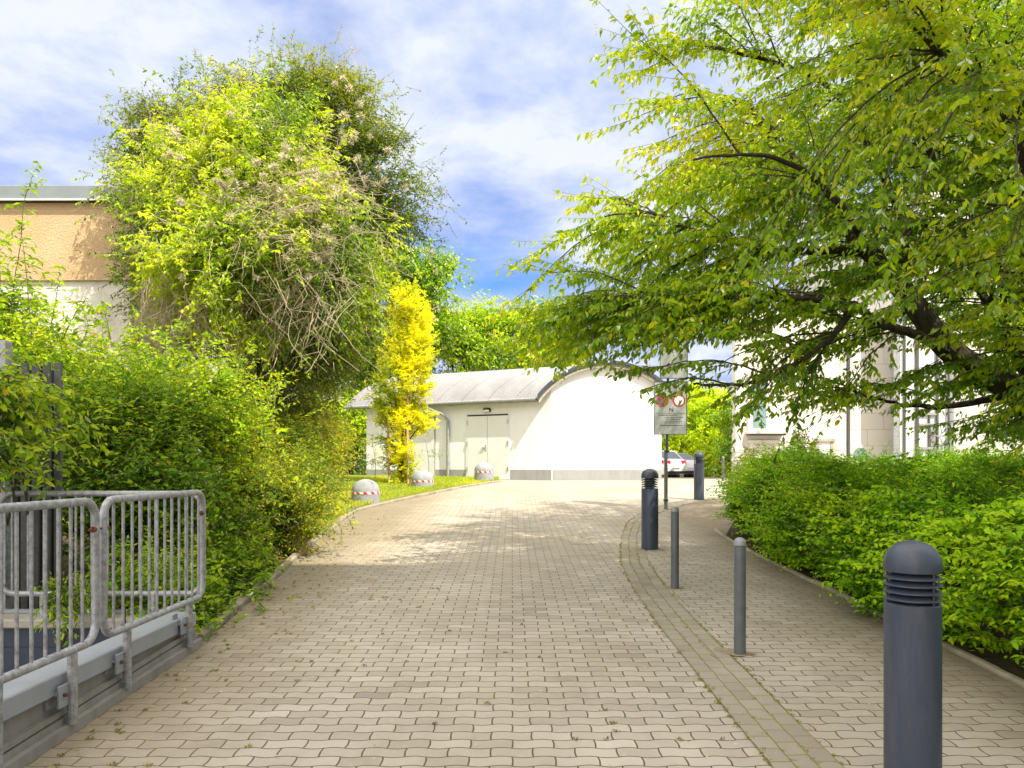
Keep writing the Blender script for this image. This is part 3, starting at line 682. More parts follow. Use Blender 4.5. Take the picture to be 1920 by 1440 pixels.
def disc(name, cx, cz, r, mat, y, parent, n=28, th=.002, r0=0):
    mb = MB()
    vs = [(cx + r * math.cos(2 * PI * i / n), y, cz + r * math.sin(2 * PI * i / n)) for i in range(n)]
    if r0 == 0: mb.prism(vs[::-1], (0, -th, 0))
    else:
        wi = [(cx + r0 * math.cos(2 * PI * i / n), y, cz + r0 * math.sin(2 * PI * i / n)) for i in range(n)]
        o_ = [(a[0], y - th, a[2]) for a in vs]; i_ = [(a[0], y - th, a[2]) for a in wi]
        mb.add(vs + wi + o_ + i_, [(2 * n + q, 2 * n + (q + 1) % n, 3 * n + (q + 1) % n, 3 * n + q) for q in range(n)] + [(q, (q + 1) % n, 2 * n + (q + 1) % n, 2 * n + q) for q in range(n)] + [(n + q, 3 * n + q, 3 * n + (q + 1) % n, n + (q + 1) % n) for q in range(n)])
    return mb.build(name, mat, parent)
fy = SY - .0125
cz1, r_ = Z_(751), 11.5 * k
disc('no_stopping_disc', X_(1242), cz1, r_, M['signblue'], fy, p1_)
disc('no_stopping_ring', X_(1242), cz1, r_ + .001, M['signred'], fy - .0035, p1_, r0=r_ * .78)
mb = MB()
for a in (45, -45):
    ca, sa = math.cos(math.radians(a)), math.sin(math.radians(a)); hw = r_ * .11; L2 = r_ * .82
    q = [(-L2, -hw), (L2, -hw), (L2, hw), (-L2, hw)]; off = .0025 if a > 0 else .0045
    mb.prism([(X_(1242) + x * ca - z * sa, fy - off, cz1 + x * sa + z * ca) for x, z in q][::-1], (0, -.0015, 0))
mb.build('no_stopping_cross', M['signred'], p1_)
disc('no_entry_face', X_(1273), cz1, r_ * .9, M['tapewhite'], fy, p1_); disc('no_entry_ring', X_(1273), cz1, r_, M['signred'], fy - .0035, p1_, r0=r_ * .78)
def text_mesh(s, size, loc, mat, parent, name='lettering'):
    cu = bpy.data.curves.new('tmp', 'FONT'); cu.body = s; cu.size = size; cu.align_x = 'CENTER'; cu.extrude = .001
    ob = bpy.data.objects.new('tmp', cu); COL.objects.link(ob); bpy.context.view_layer.update()
    me = bpy.data.meshes.new_from_object(ob.evaluated_get(bpy.context.evaluated_depsgraph_get())); bpy.data.objects.remove(ob)
    vs = np.empty(len(me.vertices) * 3, np.float32); me.vertices.foreach_get('co', vs); vs = vs.reshape(-1, 3)
    out = np.column_stack([vs[:, 0] + loc[0], loc[1] - vs[:, 2], vs[:, 1] + loc[2]]); me.vertices.foreach_set('co', out.astype(np.float32).ravel()); me.update()
    return link_mesh(name, me, mat, parent)
text_mesh('N', .115, (X_(1258.5), fy - .002, Z_(772)), M['ink'], p1_)
mb = MB()
mb.box((X_(1229), fy - .002, Z_(775) - .002), (X_(1285), fy - .0005, Z_(775) + .002))
mb.box((X_(1229), fy - .002, Z_(710.8) - .0), (X_(1230), fy - .0005, Z_(710.8) + .001))
for py, a, b in ((778.5, 1234, 1270), (783, 1246, 1280), (786.5, 1250, 1276), (790, 1248, 1280), (793, 1246, 1278), (797.5, 1237, 1279)):
    x = a
    while x < b - 1:
        wl = random.uniform(2.5, 6); x2 = min(b, x + wl)
        if py in (778.5, 797.5): x2 = b
        mb.box((X_(x), fy - .002, Z_(py) - .0045), (X_(x2), fy - .0005, Z_(py) + .0045)); x = x2 + 1.0
mb.build('small_print', M['ink'], p1_)

M['sand'] = plain('washed sand', (.30, .235, .14), .95, 0, .35, 30, .6)
def sand_patches():
    mb = MB(); rr = random.Random(4)
    for x, y, r in ((1.683, 3.25, .17), (1.80, 10.1, .17), (4.05, 16.75, .16), (1.553, 5.27, .085), (1.50, 5.33, .10), (1.59, 7.55, .075), (2.965, 14.9, .08)):
        n = 26; zt_ = float(g(y)); vs = [(x, y, zt_ + .010)]
        for q in range(n):
            a = 2 * PI * q / n; q_r = r * (1 + .28 * math.sin(a * 3 + x * 9) + rr.uniform(-.12, .12)); px_, py_ = x + q_r * math.cos(a), y + q_r * math.sin(a) * .8; vs.append((px_, py_, float(g(py_)) + .0105 if True else 0))
        mb.add(vs, [(0, 1 + q, 1 + (q + 1) % n) for q in range(n)])
    return tag(mb.build('sand', M['sand']), 'washed sand and grit gathered round the feet of the posts', 'sand', kind='stuff')
sand_patches()
# dome bollards on the lawn
def dome(x, y, z, label, R=.283, H=.52):
    b = empty('dome_bollard', (x, y, z), label, 'dome bollard', 'grey concrete dome bollards on the lawn edge')
    h1 = .27
    MB().lathe([(R + .003, -.12), (R + .003, h1 - .055), (R, h1), (R, h1 + .01)] + [(R * math.cos(a) * (1 if a > 0 else 1), h1 + .01 + (H - h1 - .01) * math.sin(a)) for a in np.linspace(.06, PI / 2, 14)], (x, y, z), 40).build('body', M['domegrey'], b, True)
    n = 64; zb, zt = h1 - .052, h1 - .004; Rt = R + .0065
    for name, mat, test in (('white_band', M['tapewhite'], lambda q: False), ('red_stripe', M['red'], lambda q: True)):
        mb = MB(); rr = Rt if name == 'white_band' else Rt + .002
        if name == 'white_band':
            mb.lathe([(rr, zb), (rr, zt)], (x, y, z), n)
        else:
            for q in range(12):
                a0 = 2 * PI * q / 12 + .1; vs = []
                for s in range(5):
                    a = a0 + .26 * s / 4
                    vs.append((x + rr * math.cos(a), y + rr * math.sin(a), z + zb + .002)); a += -.13
                    vs.append((x + rr * math.cos(a), y + rr * math.sin(a), z + zt - .002))
                mb.add(vs, [(2 * s, 2 * s + 2, 2 * s + 3, 2 * s + 1) for s in range(4)])
        mb.build(name, mat, b, True)
    return b
for px, pb_, wpx, lab in ((685.5, 946, 52, 'nearest dome bollard with red and white band at the left bend of the kerb'),
                          (792, 920, 42, 'middle dome bollard right of the yellow leaved tree'),
                          (907.5, 900, 36, 'farthest dome bollard in front of the double door')):
    Y = .566 * FPX / wpx; x = (px - 960) / FPX * Y; dome(x, Y, HC - (pb_ - HOR) / FPX * Y, lab)

# ================================================================== VAULTED SHED
Cx, Cy = 1.25, 24.5; Lx, Ly = -6.45, 3.13        # corner and vector along the long wall
Rx, Ry = 4.83, 25.0
sh = empty('vaulted_shed', (Cx, Cy, 1.05), 'white rendered shed with barrel vaulted metal roof beyond the lawn', 'shed')
LL = math.hypot(Lx, Ly); ul = (Lx / LL, Ly / LL)
gx, gy = Rx - Cx, Ry - Cy; GW = math.hypot(gx, gy); ug = (gx / GW, gy / GW)
RAD, ZTOP = 2.75, 4.71; mid = GW / 2
ng = (ug[1], -ug[0])
def arcz(s, top=ZTOP, rad=RAD): return top - rad + math.sqrt(max(0, rad * rad - (s - mid) ** 2))
def sp_(s, l, z):
    if l < 0: return (Cx + ug[0] * s - ng[0] * l, Cy + ug[1] * s - ng[1] * l, z)
    return (Cx + ug[0] * s + ul[0] * l, Cy + ug[1] * s + ul[1] * l, z)
ZPL = 1.40; ZB0 = .8
gprof = [(s, arcz(s)) for s in np.linspace(0, GW, 25)]
mb = MB()
mb.prism([sp_(0, 0, ZPL)] + [sp_(s, 0, z) for s, z in gprof][::1] + [sp_(GW, 0, ZPL)], (ul[0] * LL, ul[1] * LL, 0))
mb.build('wall', M['white'], sh)
nlw = (ul[1] * -1, ul[0])            # outward normal of the long wall
if nlw[1] > 0: nlw = (-nlw[0], -nlw[1])
ng = (ug[1], -ug[0])
mb = MB(); e = -.012
mb.prism([sp_(0, 0, ZB0), sp_(0, 0, ZPL - .001), sp_(GW, 0, ZPL - .001), sp_(GW, 0, ZB0)], (ul[0] * LL, ul[1] * LL, 0))
o = mb.build('plinth', M['plinth'], sh)
for i, v in enumerate(o.data.vertices): pass
mb = MB()   # thin proud corner joint between the two walls
mb.box((0, 0, 0), (.03, .004, 3.0), frame=lambda a, b, c: (Cx + ug[0] * a + ng[0] * (b + .0), Cy + ug[1] * a + ng[1] * (b + .0) , ZB0 + .2 + c * .8)); mb.build('corner_bead', M['doorwhite'], sh)
# roof shell swept along the long wall
OV = .45; thick = .05
ss = np.linspace(-OV, GW + OV, 41)
def zr(s, up): return arcz(s, ZTOP + up, RAD + up)
vf, vb = -.20, LL + .35
V, U, F = [], [], []
lc = np.linspace(vf, vb, 34)
for l in lc:
    for s in ss:
        fwd = 0
        V.append(sp_(s, l, zr(s, .085))); U.append((l - vf, s))
nS = len(ss)
for j in range(len(lc) - 1):
    for i in range(nS - 1): F.append((j * nS + i, j * nS + i + 1, (j + 1) * nS + i + 1, (j + 1) * nS + i))
V2 = [tuple(np.array(v) - (0, 0, .05)) for v in V]
o0 = len(V)
Fa = F + [tuple(o0 + q for q in f[::-1]) for f in F]
for j in range(len(lc) - 1):
    for i in (0, nS - 1): Fa.append((j * nS + i, (j + 1) * nS + i, o0 + (j + 1) * nS + i, o0 + j * nS + i))
for i in range(nS - 1):
    for j in (0, len(lc) - 1): Fa.append((j * nS + i, j * nS + i + 1, o0 + j * nS + i + 1, o0 + j * nS + i))
t = NT('corrugated roof sheet')
uvn = t.n("ShaderNodeUVMap", uv_map='UVMap').outputs[0]; s_ = t.n("ShaderNodeSeparateXYZ"); t.set(s_.inputs[0], uvn)
wv = t.math('SINE', t.math('MULTIPLY', s_.outputs[0], 2 * PI / .085))
seam = t.math('LESS_THAN', t.math('FRACT', t.math('DIVIDE', s_.outputs[0], .98)), .025)
cc = t.mix(t.ramp(t.noise(1.5, 6, .65), [(.35, 0.0), (.7, 1.0)]), (.33, .325, .34), (.43, .425, .435))
cc = t.mix(t.math('MULTIPLY_ADD', wv, .10, .10), cc, (.22, .22, .24)); cc = t.mix(t.math('MULTIPLY', seam, .8), cc, (.14, .14, .155))
M['roof'] = t.bsdf(cc, .5, .1, t.bump(wv, .6, .02))
me = bpy.data.meshes.new('roof'); me.from_pydata(V + V2, [], Fa); me.update(); uvl = me.uv_layers.new(name='UVMap'); UU = U + U
for lp in me.loops: uvl.data[lp.index].uv = UU[lp.vertex_index]
roof = link_mesh('roof', me, M['roof'], sh); me.flip_normals() if me.polygons[200].normal.z < 0 else None
# verge: pale soffit board and dark edge along the arch
def arc_strip(name, s0, s1, up0, up1, l0, l1, mat, parent, n=44):
    mb = MB(); A = np.linspace(s0, s1, n); vs = []
    for s in A:
        for up, l in ((up0, l0), (up1, l0), (up1, l1), (up0, l1)): vs.append(sp_(s, l, zr(s, up)))
    fs = [(0, 1, 2, 3), tuple(4 * (n - 1) + q for q in (3, 2, 1, 0))]
    for i in range(n - 1):
        for q in range(4): fs.append((4 * i + q, 4 * i + (q + 1) % 4, 4 * i + 4 + (q + 1) % 4, 4 * i + 4 + q))
    mb.add(vs, fs); return mb.build(name, mat, parent)
arc_strip('verge_board', -OV + .02, GW + OV - .02, -.045, .03, vf + .03, -.004, M['concrete2'], roof)
arc_strip('verge_edge', -OV - .01, GW + OV + .01, .075, .165, vf - .03, vf + .14, M['anthracite'], roof)
for q in np.linspace(.1, .9, 9):
    s = -OV + (GW + 2 * OV) * q
    MB().box((-.02, -.02, 0), (.02, .02, .06), frame=lambda a, b, c: (sp_(s, vf - .03, 0)[0] + a, sp_(s, vf - .03, 0)[1] + b, zr(s, .165) - .07 + c)).build('clip', M['tapewhite'], roof)
zE0 = zr(-OV, .085)
MB().prism([sp_(-OV + .004, .0, zE0 - .13), sp_(-OV + .03, .0, zE0 - .13), sp_(-OV + .03, .0, zE0 - .045), sp_(-OV + .004, .0, zE0 - .062)], (ul[0] * (LL + .3), ul[1] * (LL + .3), 0)).build('eave_board', M['concrete2'], roof)
# gutter along the eave and down pipe
zE = zr(-OV, .085)
MB().tube([sp_(-OV - .045, .0, zE - .04), sp_(-OV - .045, vb, zE - .06)], .055, 10).build('rain_gutter', M['galv'], roof, True)
def wall_t(px): # distance along the long wall of a photo column
    q = (px - 960) / FPX; return (Cx - Cy * q) / (-ul[0] + ul[1] * q)
def wp(l, out, z): return (Cx + ul[0] * l + nlw[0] * out, Cy + ul[1] * l + nlw[1] * out, z)
lp_ = wall_t(842)
MB().tube([sp_(-OV - .05, lp_ + .25, zE - .05), sp_(-OV - .05, lp_ + .25, zE - .2), wp(lp_ + .1, .22, zE - .42), wp(lp_, .085, zE - .62), wp(lp_, .085, 1.05)], .052, 12).build('down_pipe', M['galv'], sh, True)
MB().tube([wp(lp_, .085, 1.62), wp(lp_, .085, 1.65)], .063, 12).tube([wp(lp_, .085, 2.6), wp(lp_, .085, 2.63)], .063, 12).build('pipe_clip', M['galv'], sh, True)
def wallbox(name, l0, l1, z0, z1, out0, out1, mat, parent, bev=0):
    lo, hi = min(l0, l1), max(l0, l1)
    return MB().box((lo, out0, z0), (hi, out1, z1), frame=lambda a, b, c: wp(a, b, c), bev=bev).build(name, mat, parent)
la, lb = wall_t(953), wall_t(877); lm = (la + lb) / 2; zd = 3.17
for a, b in ((la, lm - .008), (lm + .008, lb)):
    d_ = wallbox('door_leaf', a, b, 1.08, zd, .0, .035, M['doorwhite'], sh)
    for zh in (1.35, 2.2, 2.9): wallbox('hinge', (a if a == la else b) - .02, (a if a == la else b) + .02, zh, zh + .14, .036, .06, M['chrome'], d_)
wallbox('door_handle', lm + .05, lm + .19, 2.12, 2.14, .04, .085, M['chrome'], d_); wallbox('handle_plate', lm + .04, lm + .08, 2.02, 2.22, .036, .044, M['chrome'], d_)
fr_ = M['concrete2']
wallbox('door_frame', la - .05, la - .004, 1.08, zd + .05, 0, .03, M['doorwhite'], sh); wallbox('door_frame', lb + .004, lb + .05, 1.08, zd + .05, 0, .03, M['doorwhite'], sh); wallbox('door_frame', la - .004, lb + .004, zd + .006, zd + .05, 0, .03, M['black'], sh)
lc0, lc1 = wall_t(815), wall_t(775)
d_ = wallbox('door_leaf', lc0, lc1, 1.08, zd, 0, .035, M['doorwhite'], sh); wallbox('door_frame', lc0 - .03, lc0 - .004, 1.08, zd + .05, 0, .03, M['plinth'], sh); wallbox('door_frame', lc0 - .004, lc1 + .004, zd + .006, zd + .05, 0, .03, M['galvdark'], sh)
ll_ = wall_t(914); lampz = 3.36
lb_ = wallbox('wall_lamp', ll_ - .13, ll_ + .13, lampz - .06, lampz + .07, .0, .07, M['black'], sh, .02)
wallbox('lamp_glass', ll_ - .10, ll_ + .10, lampz - .055, lampz + .01, .0705, .10, M['tapewhite'], lb_, .01)
wallbox('vent', lp_ - .02, lp_ - .22, zE - .12, zE - .02, 0, .18, M['black'], sh)
# metal gate left of the shed
fg = empty('metal_gate', tuple(P(668, 893, 28.3)), 'low dark metal gate with diagonal brace left of the shed', 'gate')
a_, b_ = P(648, 893, 28.3), P(689, 893, 28.3)
mb = MB(); mb.tube([(a_.x, 28.3, 1.1), (a_.x, 28.3, 1.95), (b_.x, 28.3, 1.95), (b_.x, 28.3, 1.1), ], .02, 6).tube([(a_.x, 28.3, 1.2), (b_.x, 28.3, 1.2)], .02, 6).build('gate_frame', M['galvdark'], fg)
for q in np.linspace(.1, .9, 7): MB().tube([(a_.x + (b_.x - a_.x) * q, 28.3, 1.2), (a_.x + (b_.x - a_.x) * q, 28.3, 1.93)], .009, 5).build('bar', M['galvdark'], fg)
MB().tube([(a_.x, 28.28, 1.93), (b_.x, 28.28, 1.2)], .015, 6).build('brace', M['galv'], fg)

# ================================================================== ORANGE BUILDING LEFT
OY = 14.9
ob = empty('rendered_building', (-9, OY, .5), 'building with orange roughcast band, grey metal parapet and pale lower wall', 'building')
t = NT('orange roughcast'); nn = t.noise(26, 6, .75)
cc = t.mix(t.ramp(t.noise(1.2, 5), [(.3, 0.0), (.7, 1.0)]), (.64, .45, .25), (.72, .53, .32)); cc = t.mix(t.ramp(nn, [(.28, .5), (.42, 0.0)]), cc, (.44, .26, .12))
M['orange'] = t.bsdf(cc, .95, 0, t.bump(nn, 1.0, .05), .1)
t = NT('pale stained wall'); nn = t.noise(1.6, 8, .7)
M['palewall'] = t.bsdf(t.ramp(nn, [(.3, (.45, .42, .36)), (.5, (.66, .63, .56)), (.7, (.74, .72, .66))]), .9, 0, t.bump(t.noise(30, 5), .5, .02), .15)
xr = (256 - 960) / FPX * OY
zc = lambda py: HC - (py - HOR) / FPX * OY
MB().box((-26, OY, .3), (xr - .12, OY + 9, zc(527) - .0)).build('lower_wall', M['palewall'], ob)
MB().box((-26, OY - .06, zc(527) + .002), (xr - .03, OY + 9, zc(382))).build('upper_wall', M['orange'], ob)
MB().box((-26, OY - .16, zc(380)), (xr, OY + 9.05, zc(353)), bev=.01).build('parapet_sheet', M['zinc'], ob)
MB().box((-26, OY - .19, zc(381.5)), (xr + .01, OY - .162, zc(379))).build('drip_edge', M['tapewhite'], ob)

# ================================================================== PALE BUILDING RIGHT
BY = 26.0; kb = BY / FPX
BX = lambda px: (px - 960) * kb
BZ = lambda py: HC - (py - HOR) * kb
bd = empty('stone_building', (BX(1560), BY, 1.0), 'pale stone clad building with round window behind the hedge', 'building')
t = NT('stone cladding'); sp = t.n("ShaderNodeSeparateXYZ"); t.set(sp.inputs[0], t.pos()); cbn = t.n("ShaderNodeCombineXYZ"); t.set(cbn.inputs[0], t.math('ADD', sp.outputs[0], sp.outputs[1])); t.set(cbn.inputs[1], sp.outputs[2])
br = t.n("ShaderNodeTexBrick"); t.set(br.inputs['Vector'], cbn.outputs[0]); br.inputs['Scale'].default_value = 1
for k_, v_ in (('Brick Width', 1.1), ('Row Height', .55), ('Mortar Size', .008)): br.inputs[k_].default_value = v_
br.inputs['Color1'].default_value = (.66, .63, .58, 1); br.inputs['Color2'].default_value = (.72, .69, .64, 1); br.inputs['Mortar'].default_value = (.38, .35, .31, 1)
M['stone'] = t.bsdf(t.mix(t.math('MULTIPLY', t.noise(1.2, 6, .7), .25), br.outputs['Color'], (.5, .45, .38)), .7, 0, t.bump(br.outputs['Fac'], -.3, .01))
M['palestone'] = plain('pale stone trim', (.70, .68, .65), .7, 0, .06, 3)
MB().prism([(BX(1388), BY, .5), (BX(1720), BY, .5), (BX(1720), BY + 9, .5), (10.6, BY + 9, .5)], (0, 0, BZ(585) - .5)).build('wall', M['stone'], bd)
MB().box((BX(1721), BY - .6, .5), (BX(2150), BY + 12, BZ(330))).build('tower_wall', M['stone'], bd)
MB().lathe([(.19, .3), (.19, BZ(868)), (.215, BZ(866)), (.215, BZ(861)), (.19, BZ(860)), (.19, BZ(848)), (.215, BZ(847)), (.215, BZ(842)), (.18, BZ(840)), (.18, BZ(590)), (.0, BZ(590))], (BX(1382), BY - .05, 0), 20).build('corner_column', M['palestone'], bd, True)
wf = MB().box((BX(1402), BY - .06, BZ(806)), (BX(1450), BY - .002, BZ(700)), bev=.01).build('window_frame', M['palestone'], bd)
MB().box((BX(1411), BY - .075, BZ(803)), (BX(1436), BY - .0605, BZ(706))).build('pane', M['glass'], wf)
MB().box((BX(1398), BY - .40, BZ(814)), (BX(1468), BY - .001, BZ(808)), bev=.01).build('window_sill', M['palestone'], bd)
MB().box((BX(1399), BY - .36, BZ(817)), (BX(1467), BY - .002, BZ(814.2))).build('sill_support', M['galvdark'], bd)
def frame_box(name, x0, x1, z0, z1, mat, fill, d0=.03, wdt=.1):
    o = MB().box((x0, BY - d0, z0), (x0 + wdt, BY - .002, z1)).box((x1 - wdt, BY - d0, z0), (x1, BY - .002, z1)).box((x0 - .05, BY - d0 - .04, z1 + .001), (x1 + .05, BY - .002, z1 + .1)).build(name, mat, bd)
    MB().box((x0 + wdt, BY - .012, z0), (x1 - wdt, BY - .001, z1)).build('shutter', fill, o); return o
t = NT('ribbed shutter'); sp = t.n("ShaderNodeSeparateXYZ"); t.set(sp.inputs[0], t.pos()); wv = t.math('SINE', t.math('MULTIPLY', sp.outputs[2], 60))
M['shutter'] = t.bsdf(t.mix(t.math('MULTIPLY_ADD', wv, .2, .3), (.70, .67, .61), (.5, .46, .40)), .6, 0, t.bump(wv, .4, .02))
frame_box('garage_opening', BX(1405), BX(1467), .9, BZ(831), M['palestone'], M['shutter'])
frame_box('side_door', BX(1529), BX(1562), .9, BZ(828), M['concrete2'], M['doorwhite'])
def vdisc(name, px, py, r, y, mat, parent, r0=0):
    n = 32; cx, cz = BX(px), BZ(py); return disc(name, cx, cz, r, mat, y, parent, n, .03, r0)
rw = vdisc('round_window', 1612, 852, 18 * kb, BY - .002, M['palestone'], bd, 13 * kb); vdisc('pane', 1612, 852, 13.2 * kb, BY - .001, M['glass'], rw)
# entrance portal
pt = MB().box((BX(1655), BY - .75, .8), (BX(1667), BY - .601, BZ(560))).box((BX(1757), BY - .78, .8), (BX(1764), BY - .60, BZ(560))).build('portal_column', M['galv'], bd)
MB().box((BX(1668), BY - .66, .8), (BX(1756), BY - .602, BZ(560))).build('portal_glazing', M['doorwhite'], bd)
for x0, x1 in ((1675, 1678), (1697, 1702), (1734, 1738)): MB().box((BX(x0), BY - .72, .9), (BX(x1), BY - .661, BZ(575))).build('door_mullion', M['galvdark'], bd)
MB().box((BX(1720), BY - .71, .9), (BX(1723), BY - .661, BZ(760))).build('door_mullion', M['galvdark'], bd)
for py in (779, 798, 841): MB().box((BX(1702.5), BY - .73, BZ(py + 2)), (BX(1733.5), BY - .662, BZ(py - 2))).build('door_rail', M['plinth'], bd)
MB().box((BX(1724), BY - .70, BZ(838)), (BX(1733), BY - .662, BZ(801))).build('door_panel', M['plinth'], bd); MB().box((BX(1725), BY - .71, BZ(816)), (BX(1731), BY - .701, BZ(811))).build('intercom', M['black'], bd)
for sgn, cx in ((1, 1741), (1, 1729)):
    pts_ = [(BX(cx) + 13 * kb * math.sin(a), BY - .80, BZ(833) + 14 * kb * math.cos(a)) for a in np.linspace(0, PI, 14)]
    MB().tube([(pts_[0][0], BY - .66, pts_[0][2])] + pts_ + [(pts_[-1][0], BY - .66, pts_[-1][2])], .022, 8).build('door_handle', M['chrome'], bd, True)
lampp = MB().tube([tuple(P(1590.5, 905, 23.5)), tuple(P(1590.5, 560, 23.5))], .058, 12).build('flag_pole', M['galvdark'], smooth=True); tag(lampp, 'slim dark upright pole standing left of the round window', 'pole')
# office block behind the photographer: its shadow covers the foreground
ofc = empty('office_block', (14, -3, 0), 'tall pale office block whose shadow falls over the near paving', 'building')
HO = 0.37 + 11.95 / (math.cos(SUN_EL) / math.sin(SUN_EL) * .714)
MB().box((1.5, -15, -.5), (30, -3, HO)).build('wall', M['palestone'], ofc)
for i in range(7):
    for j in range(9):
        MB().box((3 + j * 3, -2.999, 2 + i * 2.9), (4.6 + j * 3, -2.96, 3.7 + i * 2.9)).build('window', M['glass'], ofc)

# ================================================================== CARS
def car(loc, heading, label, estate=True, z=None):
    """x axis points to the front; heading = angle of the front"""
    z = float(g(loc[1])) if z is None else z
    c = empty('parked_car', (loc[0], loc[1], z), label, 'car', 'white cars parked beyond the shed', heading)
    ch, shh = math.cos(heading), math.sin(heading)
    def T(x, y, zz): return (loc[0] + x * ch - y * shh, loc[1] + x * shh + y * ch, z + zz)
    st = [(-2.2, .72, .45, .80), (-2.12, .84, .30, .98), (-1.8, .89, .24, 1.03), (-.6, .90, .22, .98), (.6, .90, .22, .95), (1.3, .89, .24, .93), (1.9, .82, .28, .82), (2.2, .62, .36, .66)]
    V, F = [], []
    for x, wd, zl, zb in st:
        zm = zl + (zb - zl) * .55
        V += [T(x, -wd * .92, zl), T(x, -wd, zm), T(x, -wd * .93, zb), T(x, -wd * .5, zb + .02), T(x, wd * .5, zb + .02), T(x, wd * .93, zb), T(x, wd, zm), T(x, wd * .92, zl)]
    for i in range(len(st) - 1):
        for k in range(8): F.append((8 * i + k, 8 * i + 8 + k, 8 * i + 8 + (k + 1) % 8, 8 * i + (k + 1) % 8))
    F += [tuple(range(8)), tuple(8 * (len(st) - 1) + k for k in range(7, -1, -1))]
    mb = MB(); mb.add(V, F)
    H = 1.48 if estate else 1.42; rb = -1.55 if estate else -1.25
    cab = [((-2.02 if estate else -1.9), .78, .98, .80, .98), (rb, .80, 1.0, .62, H - .03), (-.5, .82, .98, .66, H), (.35, .82, .95, .63, H - .04), (1.15, .78, .93, .76, .95)]
    V, F = [], []
    for x, wb, zb, wt, zt in cab: V += [T(x, -wb, zb), T(x, -wt, zt), T(x, wt, zt), T(x, wb, zb)]
    for i in range(4):
        for k in range(3): F.append((4 * i + k, 4 * i + 4 + k, 4 * i + 5 + k, 4 * i + 1 + k))
    mb.add(V, F); body = mb.build('body', M['carpaint'], c, True)
    def panel(name, q, mat, off=.012):
        q = [Vector(T(*v)) for v in q]; n = (q[1] - q[0]).cross(q[2] - q[0]).normalized()
        cc = sum(q, Vector()) / len(q); body_c = Vector(T(-.3, 0, .9))
        if n.dot(cc - body_c) < 0: n = -n
        MB().prism([v + n * .001 for v in q], n * off).build(name, mat, c)
    x0 = cab[0][0]; f = lambda a, b, t: a + (b - a) * t
    panel('rear_window', [(f(x0, rb, .12), -.72, f(.98, H, .13)), (f(x0, rb, .9), -.55, f(.98, H, .88)), (f(x0, rb, .9), .55, f(.98, H, .88)), (f(x0, rb, .12), .72, f(.98, H, .13))], M['carglass'])
    for s in (-1, 1):
        panel('side_window', [(rb - .05, s * .775, 1.04), (rb + .12, s * .665, H - .09), (-.45, s * .69, H - .07), (-.45, s * .80, 1.03)], M['carglass'])
        panel('side_window', [(-.38, s * .80, 1.02), (-.38, s * .69, H - .07), (.33, s * .665, H - .11), (.95, s * .785, 1.0)], M['carglass'])
        if estate: panel('tail_light', [(-2.19, s * .40, .80), (-2.14, s * .40, .96), (-2.10, s * .80, .97), (-2.15, s * .79, .78)], M['lightred'], .03); panel('tail_light', [(-2.12, s * .855, .80), (-2.10, s * .80, .97), (-1.85, s * .86, .95), (-1.9, s * .905, .84)], M['lightred'], .02)
        else: panel('tail_light', [(-2.19, s * .45, .83), (-2.14, s * .45, .93), (-2.05, s * .83, .95), (-2.12, s * .82, .84)], M['lightred'], .03)
    MB().prism([T(-2.235, -.26, .60), T(-2.235, .26, .60), T(-2.225, .26, .71), T(-2.225, -.26, .71)], Vector(T(-2.26, 0, 0)) - Vector(T(-2.235, 0, 0))).build('number_plate', M['tapewhite'], c)
    MB().prism([T(-2.22, -.70, .30), T(-2.22, .70, .30), T(-2.25, .70, .44), T(-2.25, -.70, .44)], Vector(T(-2.1, 0, 0)) - Vector(T(-2.2, 0, 0))).build('bumper_trim', M['black'], c)
    for x in (-1.35, 1.38):
        for s in (-1, 1):
            a, b = Vector(T(x, s * .70, .32)), Vector(T(x, s * .915, .32))
            wl = MB().tube([a, b], .32, 20).build('wheel', M['tyre'], c); MB().tube([b, Vector(T(x, s * .925, .32))], .2, 16).build('rim', M['rim'], wl)
            MB().tube([Vector(T(x, s * .60, .34)), Vector(T(x, s * .903, .34))], .37, 20).build('wheel_arch', M['black'], c)
def place_tail(px, Y, heading):   # so that the rear middle of the car stands at that photo column
    x = (px - 960) / FPX * Y; return (x + 2.2 * math.cos(heading), Y + 2.2 * math.sin(heading))
h1 = math.radians(128)
car(place_tail(1268, 38.0, h1), h1, 'white car half hidden by the shed corner, with wide red tail lights', True, .84)
h2 = math.radians(122)
car(place_tail(1296, 41.0, h2), h2, 'lower white car parked right of the other, partly behind the far bollard lamp', False, .84)

# ================================================================== VEGETATION
def stems_tree(name, paths, mat, parent, each=False):
    if each:
        for p in paths: stems_tree(name, [p], mat, parent)
        return
    mb = MB()
    for pts, r0, r1 in paths:
        n = len(pts); mb.tube(pts, [r0 + (r1 - r0) * (i / (n - 1)) ** .8 for i in range(n)], 9 if r0 > .05 else 6)
    return mb.build(name, mat, parent, True)
def curve(pts, n=10, jit=0.0):
    """smooth path through points"""
    pts = [Vector(p) for p in pts]; out = []
    for i in range(len(pts) - 1):
        p0 = pts[max(0, i - 1)]; p1 = pts[i]; p2 = pts[i + 1]; p3 = pts[min(len(pts) - 1, i + 2)]
        for k in range(n):
            t = k / n; out.append(.5 * ((2 * p1) + (p2 - p0) * t + (2 * p0 - 5 * p1 + 4 * p2 - p3) * t * t + (3 * p1 - p0 - 3 * p2 + p3) * t ** 3) + Vector([random.uniform(-jit, jit) for _ in range(3)]))
    out.append(pts[-1]); return out
def shrink(bl, cx, cy, Y, kc=.93, kr=.9):
    c0 = np.array(P(cx, cy, Y)); return [(tuple(c0 + (np.array(c) - c0) * (kc, 1, kc)), tuple(x * kr for x in r)) for c, r in bl]
